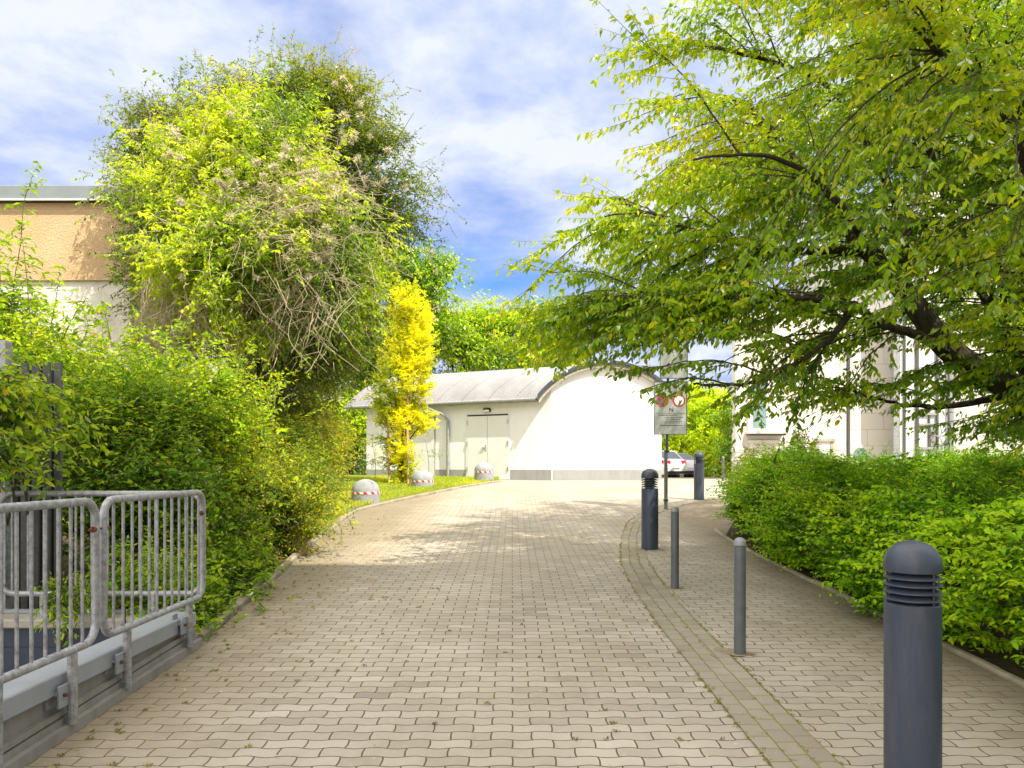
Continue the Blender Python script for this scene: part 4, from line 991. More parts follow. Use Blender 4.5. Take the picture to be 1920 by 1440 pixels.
def crown_parts(blobs, nsp, nl, tl, ll, seed, wd=.5, droop=.3, hang=0.0, tint0=.5, tvar=.2, clump=.25, clumps=1.2, inn=.25, lo=.62, hi=.96, reject=.66, gap=-1.0, upb=.35, twig_r=.003, lim=None, per=15, radf=.75):
    rng = np.random.default_rng(seed)
    K = max(3, int(nsp / per)); p, n, k = shell(blobs, K, lo, hi, reject, rng); rad = tl * radf; sz = rng.uniform(.5, 1.25, len(p)); cn = np.clip(rng.normal(per, per * .35, len(p)), 4, 99).astype(int)
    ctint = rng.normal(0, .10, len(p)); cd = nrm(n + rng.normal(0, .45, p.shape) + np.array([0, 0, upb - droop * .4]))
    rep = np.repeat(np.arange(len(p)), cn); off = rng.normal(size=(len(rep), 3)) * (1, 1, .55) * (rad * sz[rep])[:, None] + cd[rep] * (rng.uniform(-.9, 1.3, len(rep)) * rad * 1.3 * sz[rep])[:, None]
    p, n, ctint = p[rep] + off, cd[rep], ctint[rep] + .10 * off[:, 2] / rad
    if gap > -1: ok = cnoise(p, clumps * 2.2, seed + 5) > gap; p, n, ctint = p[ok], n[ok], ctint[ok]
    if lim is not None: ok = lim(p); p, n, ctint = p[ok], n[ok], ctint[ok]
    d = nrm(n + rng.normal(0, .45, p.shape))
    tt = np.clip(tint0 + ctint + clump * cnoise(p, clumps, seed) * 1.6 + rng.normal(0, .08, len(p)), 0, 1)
    (V, F, T_), (TV, TF) = sprays(p, d, nl, tl, ll, wd, droop, tint=tt, tvar=tvar, hang=hang, rng=rng, twig_r=twig_r)
    parts = [(V, F, T_)]; tw = [(TV, TF)]
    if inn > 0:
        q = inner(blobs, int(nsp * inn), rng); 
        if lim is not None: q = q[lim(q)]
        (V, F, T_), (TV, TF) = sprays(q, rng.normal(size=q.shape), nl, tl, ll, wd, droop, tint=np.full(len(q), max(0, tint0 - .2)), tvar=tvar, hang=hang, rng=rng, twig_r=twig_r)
        parts.append((V, F, T_)); tw.append((TV, TF))
    return parts, tw
def build_foliage(name, parts, mat, parent): 
    V, F, T_ = merge(parts); return np_mesh(name, V, F, mat, parent, T_)
def build_twigs(name, tw, mat, parent):
    V, F, _ = merge([(a, b) for a, b in tw]); return np_mesh(name, V, F, mat, parent)

# --- hedge on the right: one clipped-free mass of arching shoots
hg = empty('hedge', (5.5, 8, .3), 'broad bright green hedge filling the bed right of the footpath', 'hedge')
def hedge_xmin(y): return np.interp(y, [2.5, 4, 7, 10, 12, 13.2, 14], [3.08, 3.04, 2.98, 3.12, 3.50, 4.3, 5.3])
hr = np.random.default_rng(5)
def hedge_top(x, y): return .99 + .16 * np.sin(x * 1.9 + y * .7) * np.sin(y * 1.3 + .5) + .14 * np.sin(x * 4.1 + 1) * np.sin(y * 3.7 + x) - .02 * np.clip((y - 9) / 4, 0, 1) - .14 * np.clip((5.0 - y) / 2, 0, 1)
parts, tw = [], []
# top surface and front face, sprays fanned outwards
def hedge_pts(n, y0, y1, kind):
    y = hr.uniform(y0, y1, n)
    if kind == 'top':
        u = hr.uniform(0, 1, n) ** 1.3; x = hedge_xmin(y) + .15 + u * 7.0; z = hedge_top(x, y) * (1 - .25 * np.exp(-(x - hedge_xmin(y)) / .22)) - np.abs(hr.normal(0, .10, n))
        nn = np.column_stack([-.5 * np.exp(-(x - hedge_xmin(y)) / .5), -.35 * np.ones(n), np.ones(n)])
    else:
        v = hr.uniform(0.02, 1, n); z = v * hedge_top(hedge_xmin(y), y); bulge = .30 * np.sin(np.clip(v, 0, 1) * PI * .85) + .10 * np.sin(y * 5 + 3 * v) * np.sin(v * 7 + y) + .13 * np.sin(y * 2.3) * np.sin(v * 3 + 1)
        x = hedge_xmin(y) + .32 - bulge * 1.15 + np.abs(hr.normal(0, .09, n)); nn = np.column_stack([-np.ones(n), -.45 * np.ones(n), .45 + 0 * v])
    ok = y < 13.6
    return np.column_stack([x, y, g(y) + z])[ok], nn[ok]
for n, y0, y1, kind, nl, ll, arch in ((3600, 2.6, 7.0, 'front', 11, .050, 0), (3000, 7.0, 13.6, 'front', 10, .050, 0), (5200, 3.0, 8.0, 'top', 11, .050, 0), (6800, 8.0, 13.6, 'top', 10, .055, 0),
        (620, 2.6, 7.5, 'front', 22, .052, 1), (520, 7.5, 13.6, 'front', 20, .052, 1), (900, 3.0, 8.0, 'top', 22, .052, 1), (1300, 8.0, 13.6, 'top', 20, .055, 1)):
    p, nn = hedge_pts(n, y0, y1, kind)
    d = nrm(nn + hr.normal(0, .55, p.shape) + np.array([-.35, -.2, .1]))
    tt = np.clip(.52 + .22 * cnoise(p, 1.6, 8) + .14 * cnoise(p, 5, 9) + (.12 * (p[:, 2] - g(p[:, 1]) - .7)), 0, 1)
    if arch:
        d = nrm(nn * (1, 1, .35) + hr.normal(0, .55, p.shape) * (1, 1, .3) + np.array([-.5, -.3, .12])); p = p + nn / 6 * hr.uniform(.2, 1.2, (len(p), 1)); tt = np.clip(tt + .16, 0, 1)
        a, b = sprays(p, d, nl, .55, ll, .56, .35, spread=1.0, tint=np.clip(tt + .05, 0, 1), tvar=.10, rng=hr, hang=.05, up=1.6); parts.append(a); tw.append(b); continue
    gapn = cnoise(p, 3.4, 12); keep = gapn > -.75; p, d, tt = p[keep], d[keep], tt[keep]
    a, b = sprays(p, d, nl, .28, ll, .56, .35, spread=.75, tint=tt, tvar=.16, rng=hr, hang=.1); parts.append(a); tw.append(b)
y = hr.uniform(13.0, 13.9, 1500); x = 4.6 + hr.uniform(0, 6, 1500); p = np.column_stack([x, y, g(y) + hr.uniform(0, 1.1, 1500)])
a, b = sprays(p, hr.normal(size=p.shape), 9, .26, .055, .56, .3, rng=hr); parts.append(a); tw.append(b)
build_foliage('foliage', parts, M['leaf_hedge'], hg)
# longer shoots sticking out and inner canes
q = []
for _ in range(420):
    y = hr.uniform(3, 13.3); x0 = float(hedge_xmin(y)) + .35 + hr.uniform(0, 5) ** 1.0; gg = float(g(y)); t_ = float(hedge_top(x0, y))
    q.append((curve([(x0, y, gg), (x0 + hr.normal(0, .1), y + hr.normal(0, .1), gg + t_ * .5), (x0 + hr.normal(-.15, .2), y + hr.normal(-.05, .2), gg + t_ * .93)], 4), .010, .003))
stems_tree('cane', q, M['twig'], hg); build_twigs('twigs', tw, M['twig'], hg)
# thin sapling shoots above the far end of the hedge
sp_o = empty('young_shrub', (5.2, 13.9, .7), 'loose small leaved shrub rising above the far end of the hedge', 'shrub')
bl = [pb(1420, 870, 14.6, 40, 22), pb(1505, 850, 14.6, 45, 35), pb(1380, 880, 14.6, 25, 16)]
pa, tw2 = crown_parts(bl, 330, 8, .22, .06, 21, .42, inn=.1, tint0=.4, lo=.4)
build_foliage('foliage', pa, M['leaf_mid'], sp_o); build_twigs('twigs', tw2, M['twig'], sp_o)
q = [(curve([P(px, 930, 14.6), P(px + 3, 880, 14.6), P(px + random.uniform(-12, 12), py, 14.6)], 4), .008, .003) for px, py in ((1400, 850), (1425, 855), (1480, 835), (1505, 815), (1520, 825), (1545, 845))]
stems_tree('stem', q, M['twig'], sp_o, True)

# --- the clump on the left: tree overgrown by a vine
TY = 13.9
tr = empty('overgrown_tree', tuple(P(455, 905, TY)), 'dark small leaved tree standing under the climbing vine, crown reaching right', 'tree')
bl = [pb(640, 200, TY + .4, 85, 100), pb(600, 145, TY + .2, 100, 55), pb(725, 330, TY + .5, 85, 75), pb(745, 395, TY + .5, 78, 52), pb(745, 250, TY + .4, 48, 26), pb(300, 250, TY + .6, 85, 80), pb(255, 190, TY + .6, 32, 28), pb(238, 310, TY + .5, 36, 60),
      pb(660, 480, TY + .3, 80, 95), pb(640, 620, TY + .2, 70, 95), pb(570, 690, TY, 105, 60), pb(480, 640, TY + .5, 120, 90), pb(450, 420, TY + 1.0, 210, 240), pb(540, 750, TY + 1.2, 90, 70)]
bl += [pb(400, 220, TY + .2, 110, 75), pb(520, 170, TY + .2, 100, 65), pb(320, 420, TY + .4, 75, 100), pb(225, 375, TY + .4, 30, 26), pb(690, 300, TY + .3, 80, 80)]
bl = shrink(bl, 560, 520, TY)
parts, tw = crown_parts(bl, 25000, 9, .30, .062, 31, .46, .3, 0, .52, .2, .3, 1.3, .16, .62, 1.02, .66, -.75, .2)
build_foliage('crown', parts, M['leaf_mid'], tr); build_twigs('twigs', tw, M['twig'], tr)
q = []
base = P(452, 900, TY)
for px, py, dy in ((520, 640, 0), (600, 560, .3), (640, 230, .4), (560, 180, .2), (430, 400, .8), (330, 300, .5), (730, 330, .5), (750, 400, .3), (480, 250, .6), (660, 620, 0), (255, 200, .5), (740, 250, .4)):
    q.append((curve([base + Vector((random.uniform(-.15, .15), random.uniform(-.1, .1), 0)), P(470 + random.uniform(-20, 25), 760, TY + dy * .3), P((px + 470) / 2 + random.uniform(-20, 20), (py + 640) / 2, TY + dy * .6), P(px, py, TY + dy)], 7, .01), .085, .012))
for i in range(170):    # bare fine branches poking from the crown edge
    b_ = bl[random.randrange(len(bl))]; u = nrm(RNG.normal(size=(1, 3)))[0]; u[2] = abs(u[2]) if random.random() < .7 else u[2]
    c0 = np.array(b_[0]) + u * np.array(b_[1]) * .55; c1 = np.array(b_[0]) + u * np.array(b_[1]) * random.uniform(1.02, 1.22)
    q.append((curve([c0, (c0 + c1) / 2 + RNG.normal(0, .08, 3), c1 + RNG.normal(0, .1, 3)], 4, .008), .011, .003))
stems_tree('trunk', q, M['bark2'], tr)

vn = empty('climbing_vine', tuple(P(430, 905, TY - 1)), 'lime green climbing vine with beige seed tufts draped over the left tree', 'vine')
VY = TY - 1.5
vb_ = [pb(450, 340, VY, 160, 140, 1.2), pb(490, 225, VY + .4, 90, 70, .9), pb(380, 260, VY + .6, 60, 50, .7), pb(385, 420, VY + .2, 105, 150, 1.2), pb(345, 350, VY + .5, 60, 75, 1.0), pb(480, 500, VY, 170, 120, 1.3), pb(590, 430, VY + .2, 110, 130, 1.2),
       pb(355, 555, VY + .3, 75, 62, .9), pb(440, 600, VY + .4, 150, 60, .9), pb(590, 570, VY + .5, 90, 60, .9)]
vb_ = shrink(vb_, 480, 520, VY)
def vine_lim(p):   # thinner where dry stems show
    px = 960 + p[:, 0] / p[:, 1] * FPX; py = HOR - (p[:, 2] - HC) / p[:, 1] * FPX
    dry = np.exp(-(((px - 560) / 95) ** 2 + ((py - 400) / 120) ** 2)) * .62 + np.exp(-(((px - 600) / 90) ** 2 + ((py - 600) / 70) ** 2)) * .7 + np.exp(-(((px - 330) / 70) ** 2 + ((py - 600) / 60) ** 2)) * .75 + np.exp(-(((px - 470) / 50) ** 2 + ((py - 340) / 40) ** 2)) * .5
    return RNG.uniform(0, 1, len(p)) > dry
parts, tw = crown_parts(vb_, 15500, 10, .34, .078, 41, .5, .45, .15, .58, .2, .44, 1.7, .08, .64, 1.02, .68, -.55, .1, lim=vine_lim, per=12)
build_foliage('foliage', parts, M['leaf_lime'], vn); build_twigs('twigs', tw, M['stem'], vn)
q = []
sp0, sn0, _ = shell(vb_, 5500, 1.0, 1.16, .85, np.random.default_rng(77)); cntq = 0
for p, n in zip(sp0, sn0):
    if n[1] > .35: continue
    px = 960 + p[0] / p[1] * FPX; py = HOR - (p[2] - HC) / p[1] * FPX
    wgt = .07 + .75 * math.exp(-(((px - 560) / 100) ** 2 + ((py - 450) / 130) ** 2)) + .8 * math.exp(-(((px - 330) / 60) ** 2 + ((py - 600) / 70) ** 2))
    if random.random() > wgt: continue
    L2 = random.uniform(.3, .8); a = random.uniform(0, 6.28); d = Vector((math.cos(a) * .9, -.1, math.sin(a) * .6 - .3)) * L2; p0 = Vector(p) + Vector(n) * .06
    q.append((curve([p0, p0 + d * .5 + Vector((random.gauss(0, .1), random.gauss(-.06, .05), random.gauss(.05, .08))), p0 + d + Vector((random.gauss(0, .12), random.gauss(0, .05), 0))], 4, .008), .0055, .003))
def hang(x0, x1, y0, y1, l0, l1, n, Y, r=.007):
    for _ in range(n):
        px, py = random.uniform(x0, x1), random.uniform(y0, y1); L2 = random.uniform(l0, l1); Yd = Y + random.uniform(-.35, .25)
        p0 = P(px, py, Yd); a = random.gauss(0, .40)
        q.append((curve([p0 + Vector((-a * .4, .2, .35)), p0, p0 + Vector((a * L2 * .5 + random.gauss(0, .06), random.gauss(0, .08), -L2 * .55)), p0 + Vector((a * L2 + random.gauss(0, .12), random.gauss(0, .1), -L2))], 5, .010), r, .0035))
hang(500, 645, 500, 620, .25, .6, 26, VY - .6, .006); hang(265, 390, 530, 590, .3, .7, 80, VY - .6, .0055); hang(520, 640, 570, 620, .4, .9, 9, VY - .6); hang(400, 520, 560, 640, .3, .8, 40, VY - .4)
for _ in range(34):   # crossing stiff twigs in the hanging tangle
    p0 = P(random.uniform(500, 640), random.uniform(520, 680), VY - .6 + random.uniform(-.3, .2)); q.append((curve([p0, p0 + Vector((random.gauss(0, .15), random.gauss(0, .1), random.gauss(0, .15)))], 2), .004, .002))
for _ in range(60):  # thin whips above the crown
    px = random.choice([random.uniform(430, 500), random.uniform(540, 700), random.uniform(250, 350)]); py = 260 if px < 360 else (190 if px < 520 else 135)
    p0 = P(px, py, TY - .2); q.append((curve([p0, p0 + Vector((random.gauss(0, .12), 0, .3)), p0 + Vector((random.gauss(-.1, .25), 0, random.uniform(.35, .8)))], 4, .01), .004, .002))
stems_tree('stem', q, M['stem'], vn)
# feathery seed heads
def fluff_pts():
    out = []
    clusters = [(465, 345, 40, 26, 26), (430, 360, 25, 18, 12), (560, 280, 26, 22, 14), (590, 315, 45, 24, 26), (625, 370, 45, 26, 30), (655, 350, 26, 20, 14), (650, 190, 22, 30, 14), (680, 240, 26, 24, 14), (300, 250, 30, 20, 10), (330, 270, 20, 20, 8), (600, 440, 40, 30, 12), (620, 490, 25, 18, 10), (530, 390, 60, 30, 16), (700, 330, 40, 40, 12), (300, 480, 40, 50, 7), (470, 420, 60, 50, 8), (500, 440, 90, 90, 12), (285, 585, 12, 22, 5)]
    for px, py, sx_, sy_, n in clusters:
        for _ in range(int(n * .62)): out.append((random.gauss(px, sx_ * .95), random.gauss(py, sy_ * .95)))
    return out
FP = []
for px, py in fluff_pts():
    best = None      # front of the vine surface at that sight line
    o_ = np.array((0, 0, HC)); dv = np.array(P(px, py, 1.0)) - o_
    for c_, r_b in vb_ + bl:
        c_, r_b = np.array(c_), np.array(r_b); A = ((dv / r_b) ** 2).sum(); Bq = 2 * ((dv / r_b) * ((o_ - c_) / r_b)).sum(); Cq = (((o_ - c_) / r_b) ** 2).sum() - 1.1; D_ = Bq * Bq - 4 * A * Cq
        if D_ > 0:
            tq = (-Bq - math.sqrt(D_)) / (2 * A); best = tq if best is None else min(best, tq)
    if best: FP.append(o_ + dv * (best - .33))
FP = np.array(FP); nF = len(FP); kf = 70
cen = np.repeat(FP, kf, 0); dirs = nrm(RNG.normal(size=(nF * kf, 3)) + (0, -.3, -.25)); rad_ = np.repeat(RNG.uniform(.05, .10, nF), kf) * RNG.uniform(.6, 1.1, nF * kf)
V, F = leaf_arrays(cen + dirs * (rad_ * .1)[:, None], dirs, RNG.normal(size=dirs.shape), rad_, np.full(nF * kf, .16))
tag(np_mesh('seed_heads', V, F, M['fluff'], vn, np.repeat(RNG.uniform(0, 1, nF * kf), 6)), kind='stuff')

# --- bushes along the left edge
def shrub(name, label, blobs, nsp, nl, tl, ll, seed, mat, base_px, base_Y, cat='shrub', wd=.48, tint0=.5, stems=14, group=None, **kw):
    b0 = P(base_px[0], base_px[1], base_Y); b0.z = float(g(base_Y)); e = empty(name, tuple(b0), label, cat, group)
    pa, tw = crown_parts(blobs, nsp, nl, tl, ll, seed, wd, tint0=tint0, **kw)
    build_foliage('foliage', pa, mat, e); build_twigs('twigs', tw, M['twig'], e)
    q = []
    for i in range(stems):
        b_ = blobs[i % len(blobs)]; c_ = Vector(b_[0]) + Vector([random.uniform(-.6, .6) * r for r in b_[1]])
        s0 = b0 + Vector((random.uniform(-.35, .35), random.uniform(-.25, .25), -.03)); m_ = (s0 + c_) / 2 + Vector((random.gauss(0, .08), random.gauss(0, .08), .1))
        q.append((curve([s0, m_, c_], 6, .005), .018, .005))
    stems_tree('stem', q, M['bark2'], e); return e
shrub('shrub', 'tall light green shrub with upright shoots at the left edge above the railing', [pb(0, 700, 8.7, 90, 70, .7), pb(-50, 600, 8.9, 60, 80, .6), pb(50, 690, 8.5, 55, 45, .5), pb(-20, 760, 8.3, 90, 100, .6)], 2300, 9, .36, .085, 51, M['leaf_rose'], (-60, 1000), 8.6, tint0=.62, hang=.1, stems=16)
shrub('shrub', 'dim leafy growth hanging before the steel column at the left edge', [pb(-10, 800, 5.4, 50, 130, .3), pb(20, 730, 5.5, 60, 50, .3)], 330, 8, .24, .07, 58, M['leaf_rose'], (-30, 1100), 5.65, tint0=.38, hang=.25, stems=6, cat='shrub')
sh2 = [pb(190, 760, 8.5, 130, 68, .7), pb(320, 770, 8.7, 105, 66, .7), pb(120, 735, 8.8, 75, 55, .6), pb(270, 830, 8.0, 150, 80, .6), pb(390, 810, 8.8, 62, 62, .6), pb(190, 930, 7.3, 100, 90, .45), pb(320, 930, 7.5, 100, 80, .5), pb(410, 740, 8.9, 40, 36, .4)]
shrub('shrub', 'wide feathery shrub behind the railings, sunlit above and shaded below', sh2, 6800, 11, .36, .065, 52, M['leaf_rose'], (260, 1120), 7.9, tint0=.60, stems=40, clump=.3, gap=-.9)
# upright leafy shoots rising from it
shs = empty('tall_shoots', tuple(P(60, 1000, 8.4)), 'thin upright leafy shoots rising before the orange wall', 'plant')
pcs, tw_, q = [], [], []
for path, nlf in (([(10, 700), (22, 560), (38, 460), (45, 380), (66, 318)], 34), ([(-10, 640), (0, 520), (-5, 430)], 22), ([(90, 640), (105, 560), (112, 500)], 14), ([(60, 640), (50, 520), (40, 440)], 20), ([(115, 640), (140, 590), (160, 560)], 12), ([(210, 650), (200, 600), (190, 565)], 12), ([(440, 720), (455, 690), (480, 660)], 10), ([(330, 660), (345, 620), (350, 600)], 10), ([(395, 680), (398, 640), (400, 620)], 9), ([(250, 660), (262, 630), (258, 600)], 10), ([(300, 680), (312, 640), (322, 612)], 10), ([(150, 650), (165, 610), (150, 570)], 10), ([(430, 760), (470, 730), (498, 720)], 9)):
    Yp = 8.4 if path[0][0] < 150 else 8.6
    c_ = curve([P(px, py, Yp) for px, py in path], 8, .004); q.append((c_, .008, .002))
    idx = np.linspace(2, len(c_) - 1, nlf // 2 + 3).astype(int); cp = np.array([c_[i] for i in idx]); dd = RNG.normal(size=cp.shape) * (1, 1, .4); dd[:, 2] += .25
    a, b = sprays(cp + nrm(dd) * .08, dd, 7, .2, .075, .5, .3, tint=np.full(len(cp), .66), tvar=.12); pcs.append(a); tw_.append(b)
build_foliage('foliage', pcs, M['leaf_rose'], shs); build_twigs('twigs', tw_, M['twig'], shs); stems_tree('stem', q, M['twig'], shs, True)

shrub('shrub', 'low dark shrub with bronze tipped leaves right of the railing corner', [pb(465, 940, 9.6, 110, 62, .7), pb(520, 915, 10.4, 78, 46, .8), pb(430, 1000, 8.8, 90, 62, .6), pb(520, 975, 9.6, 75, 62, .6), pb(560, 920, 11.2, 44, 46, .6)], 4300, 9, .24, .055, 53, M['leaf_rust'], (480, 1050), 9.4, tint0=.44, stems=40, clump=.35, gap=-.65)
shrub('shrub', 'golden green shrub between the dark shrub and the lawn', [pb(545, 850, 13.0, 72, 42, .8), pb(585, 865, 13.6, 36, 42, .7), pb(500, 845, 12.6, 55, 36, .7), pb(570, 885, 12.4, 32, 40, .6)], 2600, 9, .26, .062, 54, M['leaf_rust'], (560, 940), 13.0, tint0=.62, stems=16)
shrub('shrub', 'yellow tinted bush touching the far lawn under the overgrown tree', [pb(560, 805, 17.5, 65, 48, .9), pb(605, 815, 18.0, 30, 42, .8), pb(615, 858, 18.2, 20, 30, .6)], 2200, 9, .28, .07, 55, M['leaf_rust'], (580, 900), 17.8, tint0=.7, stems=14)
# ground cover by the kerb
gr_ = []
for Yg, off, r in ((5.9, .32, .20), (6.2, .42, .24), (6.6, .40, .25), (7.1, .48, .28), (7.6, .45, .25), (8.1, .55, .3), (5.95, .7, .3), (6.5, .85, .35), (7.4, .95, .35), (8.8, .5, .2), (9.6, .5, .16)):
    gr_.append(((float(kerb_x(Yg)) - off + .10, Yg, float(g(Yg)) + r * .38), (r * 1.15, r * 1.2, r * 1.0)))
shrub('ground_cover', 'low leafy ground cover spilling over the kerb by the railing corner', gr_, 3000, 8, .16, .052, 56, M['leaf_rose'], (380, 1150), 6.9, 'plant', .6, .40, 10, upb=.6, tvar=.14)
shrub('ground_cover', 'bright small fern like plant growing inside the ramp well', [pb(115, 1130, 5.3, 30, 22, .15), pb(140, 1110, 5.3, 22, 20, .12)], 26, 8, .16, .05, 57, M['leaf_rose'], (120, 1160), 5.4, 'plant', .35, .75, 4, inn=0, radf=.4)

# --- yellow columnar tree on the lawn
yt = empty('golden_tree', tuple(P(752, 911, 20.6)), 'slender golden yellow tree tied to two stakes on the lawn', 'tree')
GY = 20.6
bl = [pb(750, 575, GY, 20, 38), pb(775, 590, GY, 26, 40), pb(760, 650, GY, 46, 50), pb(790, 650, GY, 26, 55), pb(745, 720, GY, 52, 50), pb(775, 720, GY, 34, 55), pb(725, 745, GY, 30, 40), pb(748, 790, GY, 42, 50), pb(772, 790, GY, 26, 36), pb(800, 780, GY, 13, 22), pb(790, 800, GY, 13, 18), pb(752, 850, GY, 28, 45), pb(755, 890, GY, 22, 24)]
bl = [(c_, (r_[0] * .85, min(r_[1], .5), r_[2] * .95)) for c_, r_ in bl]
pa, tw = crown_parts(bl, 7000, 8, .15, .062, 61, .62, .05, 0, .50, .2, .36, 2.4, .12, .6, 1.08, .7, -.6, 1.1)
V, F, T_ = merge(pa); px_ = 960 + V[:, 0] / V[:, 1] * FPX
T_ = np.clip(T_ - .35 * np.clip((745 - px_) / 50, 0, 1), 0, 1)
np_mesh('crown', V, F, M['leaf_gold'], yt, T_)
q = [(curve([P(753, 915, GY), P(753, 850, GY), P(px, py, GY)], 6), .035, .006) for px, py in ((750, 560), (780, 590), (725, 720), (795, 650), (745, 640), (810, 770), (700, 730), (765, 680), (790, 700))]
stems_tree('trunk', q, M['bark2'], yt)
for a, b in (((727, 760), (729.5, 912)), ((763, 745), (765, 911))):
    tag(MB().tube([P(a[0], a[1], GY - .35), P(b[0], b[1] + 2, GY - .35)], .032, 8).build('tree_stake', M['stake'], smooth=True), 'round wooden stake left of the golden tree' if a[0] < 740 else 'round wooden stake before the golden tree, right of the other', 'stake', 'wooden stakes of the golden tree')
tag(MB().tube([P(727, 790, GY - .33), P(748, 788, GY - .1), P(763, 790, GY - .33)], .010, 6).build('tie_strap', M['stake']), 'narrow strap tying the golden tree between its two stakes', 'strap')
sap = empty('sapling', tuple(P(805, 905, 22.5)), 'thin grey green sapling in front of the single door', 'plant')
pa, tw = crown_parts([pb(800, 845, 22.5, 22, 26, .3), pb(700, 860, 22.5, 24, 26, .3)], 70, 7, .2, .06, 62, .3, inn=0, lo=.2, tint0=.6)
build_foliage('foliage', pa, M['leaf_mid'], sap); stems_tree('stem', [(curve([P(x, 905, 22.5), P(x + 2, 870, 22.5), P(x - 4, 825, 22.5)], 4), .010, .004) for x in (802, 702)], M['twig'], sap, True)

# --- background trees
def far_tree(label, blobs, nsp, seed, base, Y, mat='leaf_far', tint0=.5, ll=.15, flowers=0, group='trees behind the shed', name='background_tree', trunk=.2, **kw):
    b0 = P(base[0], base[1], Y); b0.z = float(g(Y)); e = empty(name, tuple(b0), label, 'tree', group)
    pa, tw = crown_parts(blobs, nsp, 7, .5, ll, seed, .55, .4, .15, tint0, .2, .32, .7, .22, .7, 1.1, .72, kw.get('gap', -.5), .1, twig_r=.006)
    build_foliage('crown', pa, M[mat], e)
    q = [(curve([b0, b0.lerp(Vector(blobs[0][0]), .35) + Vector((random.gauss(0, .2), 0, 0)), Vector(b_[0])], 6, .02), trunk, .03) for b_ in blobs]
    stems_tree('trunk', q, M['bark2'], e)
    if flowers:
        p, n, _ = shell(blobs, flowers, .95, 1.08, .9, np.random.default_rng(seed + 1)); pts, ds = [], []
        m_ = 26; h = RNG.uniform(0, 1, (len(p), m_)); a = RNG.uniform(0, 6.28, (len(p), m_)); rr = .07 * (1.1 - h)
        off = np.stack([np.cos(a) * rr, np.sin(a) * rr, h * .30], -1); pp = (p[:, None] + off).reshape(-1, 3); dd = nrm(np.stack([np.cos(a), np.sin(a), .4 + 0 * a], -1).reshape(-1, 3))
        V, F = leaf_arrays(pp, dd, RNG.normal(size=dd.shape), np.full(len(pp), .075), np.full(len(pp), .8))
        np_mesh('blossom', V, F, M['flower'], e, np.repeat(RNG.uniform(0, 1, len(pp)), 6))
    return e
far_tree('chestnut tree with pale blossom candles left above the shed roof', [pb(785, 550, 33, 62, 66), pb(760, 505, 33, 52, 52), pb(815, 620, 32, 44, 54), pb(720, 485, 34, 46, 36), pb(815, 515, 33, 28, 34), pb(760, 640, 33, 60, 60), pb(690, 660, 33, 60, 80)], 6000, 71, (770, 890), 33, tint0=.22, flowers=170, ll=.17)
far_tree('chestnut tree with blossom between the golden tree and the roof ridge', [pb(850, 650, 34, 45, 35), pb(880, 610, 35, 30, 24), pb(905, 660, 35, 40, 30)], 2500, 72, (860, 890), 34, tint0=.25, flowers=70, ll=.16)
far_tree('airy lime green tree in the middle above the shed roof', [pb(950, 620, 37, 60, 40), pb(910, 600, 37, 35, 25), pb(1000, 640, 38, 55, 45), pb(1050, 650, 38, 50, 50), pb(960, 660, 37, 70, 40), pb(1010, 595, 38, 40, 28)], 4300, 73, (970, 890), 37.5, tint0=.68, ll=.16, gap=-.2)
far_tree('dense chestnut low behind the left end of the shed', [pb(660, 800, 31, 40, 50), pb(655, 855, 31, 45, 40), pb(600, 780, 32, 60, 70), pb(680, 770, 32, 30, 30)], 2600, 74, (650, 892), 31, tint0=.36, flowers=40, ll=.15)
far_tree('sunlit yellow green tree behind the parked cars', [pb(1300, 800, 48, 50, 55), pb(1345, 790, 49, 40, 50), pb(1270, 830, 48, 30, 40), pb(1340, 850, 47, 40, 40), pb(1300, 755, 50, 60, 35), pb(1240, 790, 49, 40, 45)], 5600, 75, (1310, 900), 48, tint0=.98, ll=.19, group='trees beyond the cars')
far_tree('dark green tree at the left corner of the stone building', [pb(1375, 840, 44, 16, 50), pb(1368, 780, 45, 20, 26), pb(1345, 888, 43, 20, 14), pb(1375, 880, 43, 16, 24)], 1300, 76, (1360, 905), 44, tint0=.25, ll=.15, group='trees beyond the cars', trunk=.1)
# far hedge line closing the horizon
fh = empty('far_hedge', (0, 60, .8), 'distant green belt closing the view behind the buildings', 'hedge')
rb_ = np.random.default_rng(90); bl = [((x + rb_.normal(0, 1), 62 + rb_.normal(0, 2), 2.5 + rb_.normal(0, .6)), (4.5, 2.5, 2.8 + rb_.uniform(0, 1.0))) for x in np.arange(-60, 61, 5.0)]
pa, tw = crown_parts(bl, 9000, 6, .8, .36, 91, .6, inn=0, tint0=.45)
build_foliage('foliage', pa, M['leaf_far'], fh)

# --- big tree on the right
bt = empty('spreading_tree', (8.9, 8.6, .3), 'large spreading tree leaning in from the right with drooping pointed leaves', 'tree')
TB = Vector((9.3, 8.8, .2))
limbs = []
def limb(pts, r0, r1, n=8): c_ = curve(pts, n, .012); limbs.append((c_, r0, r1)); return c_
A0 = P(2050, 860, 8.4); A1 = P(1905, 735, 8.0); A2 = P(1790, 665, 7.9); A3 = P(1690, 540, 7.9); A4 = P(1625, 470, 8.0)
trunk = limb([TB, Vector((9.0, 8.7, .9)), P(2010, 830, 8.3)], .30, .24); main = limb([P(2010, 830, 8.3), A1, A2, A3, A4, P(1560, 400, 8.2), P(1490, 300, 8.4), P(1400, 190, 8.4)], .185, .03)
b2 = limb([A2, P(1720, 630, 7.7), P(1640, 600, 7.5), P(1600, 570, 7.4), P(1500, 560, 7.1), P(1380, 560, 7.0), P(1230, 560, 7.1)], .060, .010)
b3 = limb([P(2010, 800, 8.6), P(1930, 700, 8.6), P(1890, 620, 8.6), P(1850, 560, 8.8), P(1800, 460, 9.0), P(1760, 330, 9.0), P(1700, 150, 9.0), P(1640, -60, 9)], .10, .025)
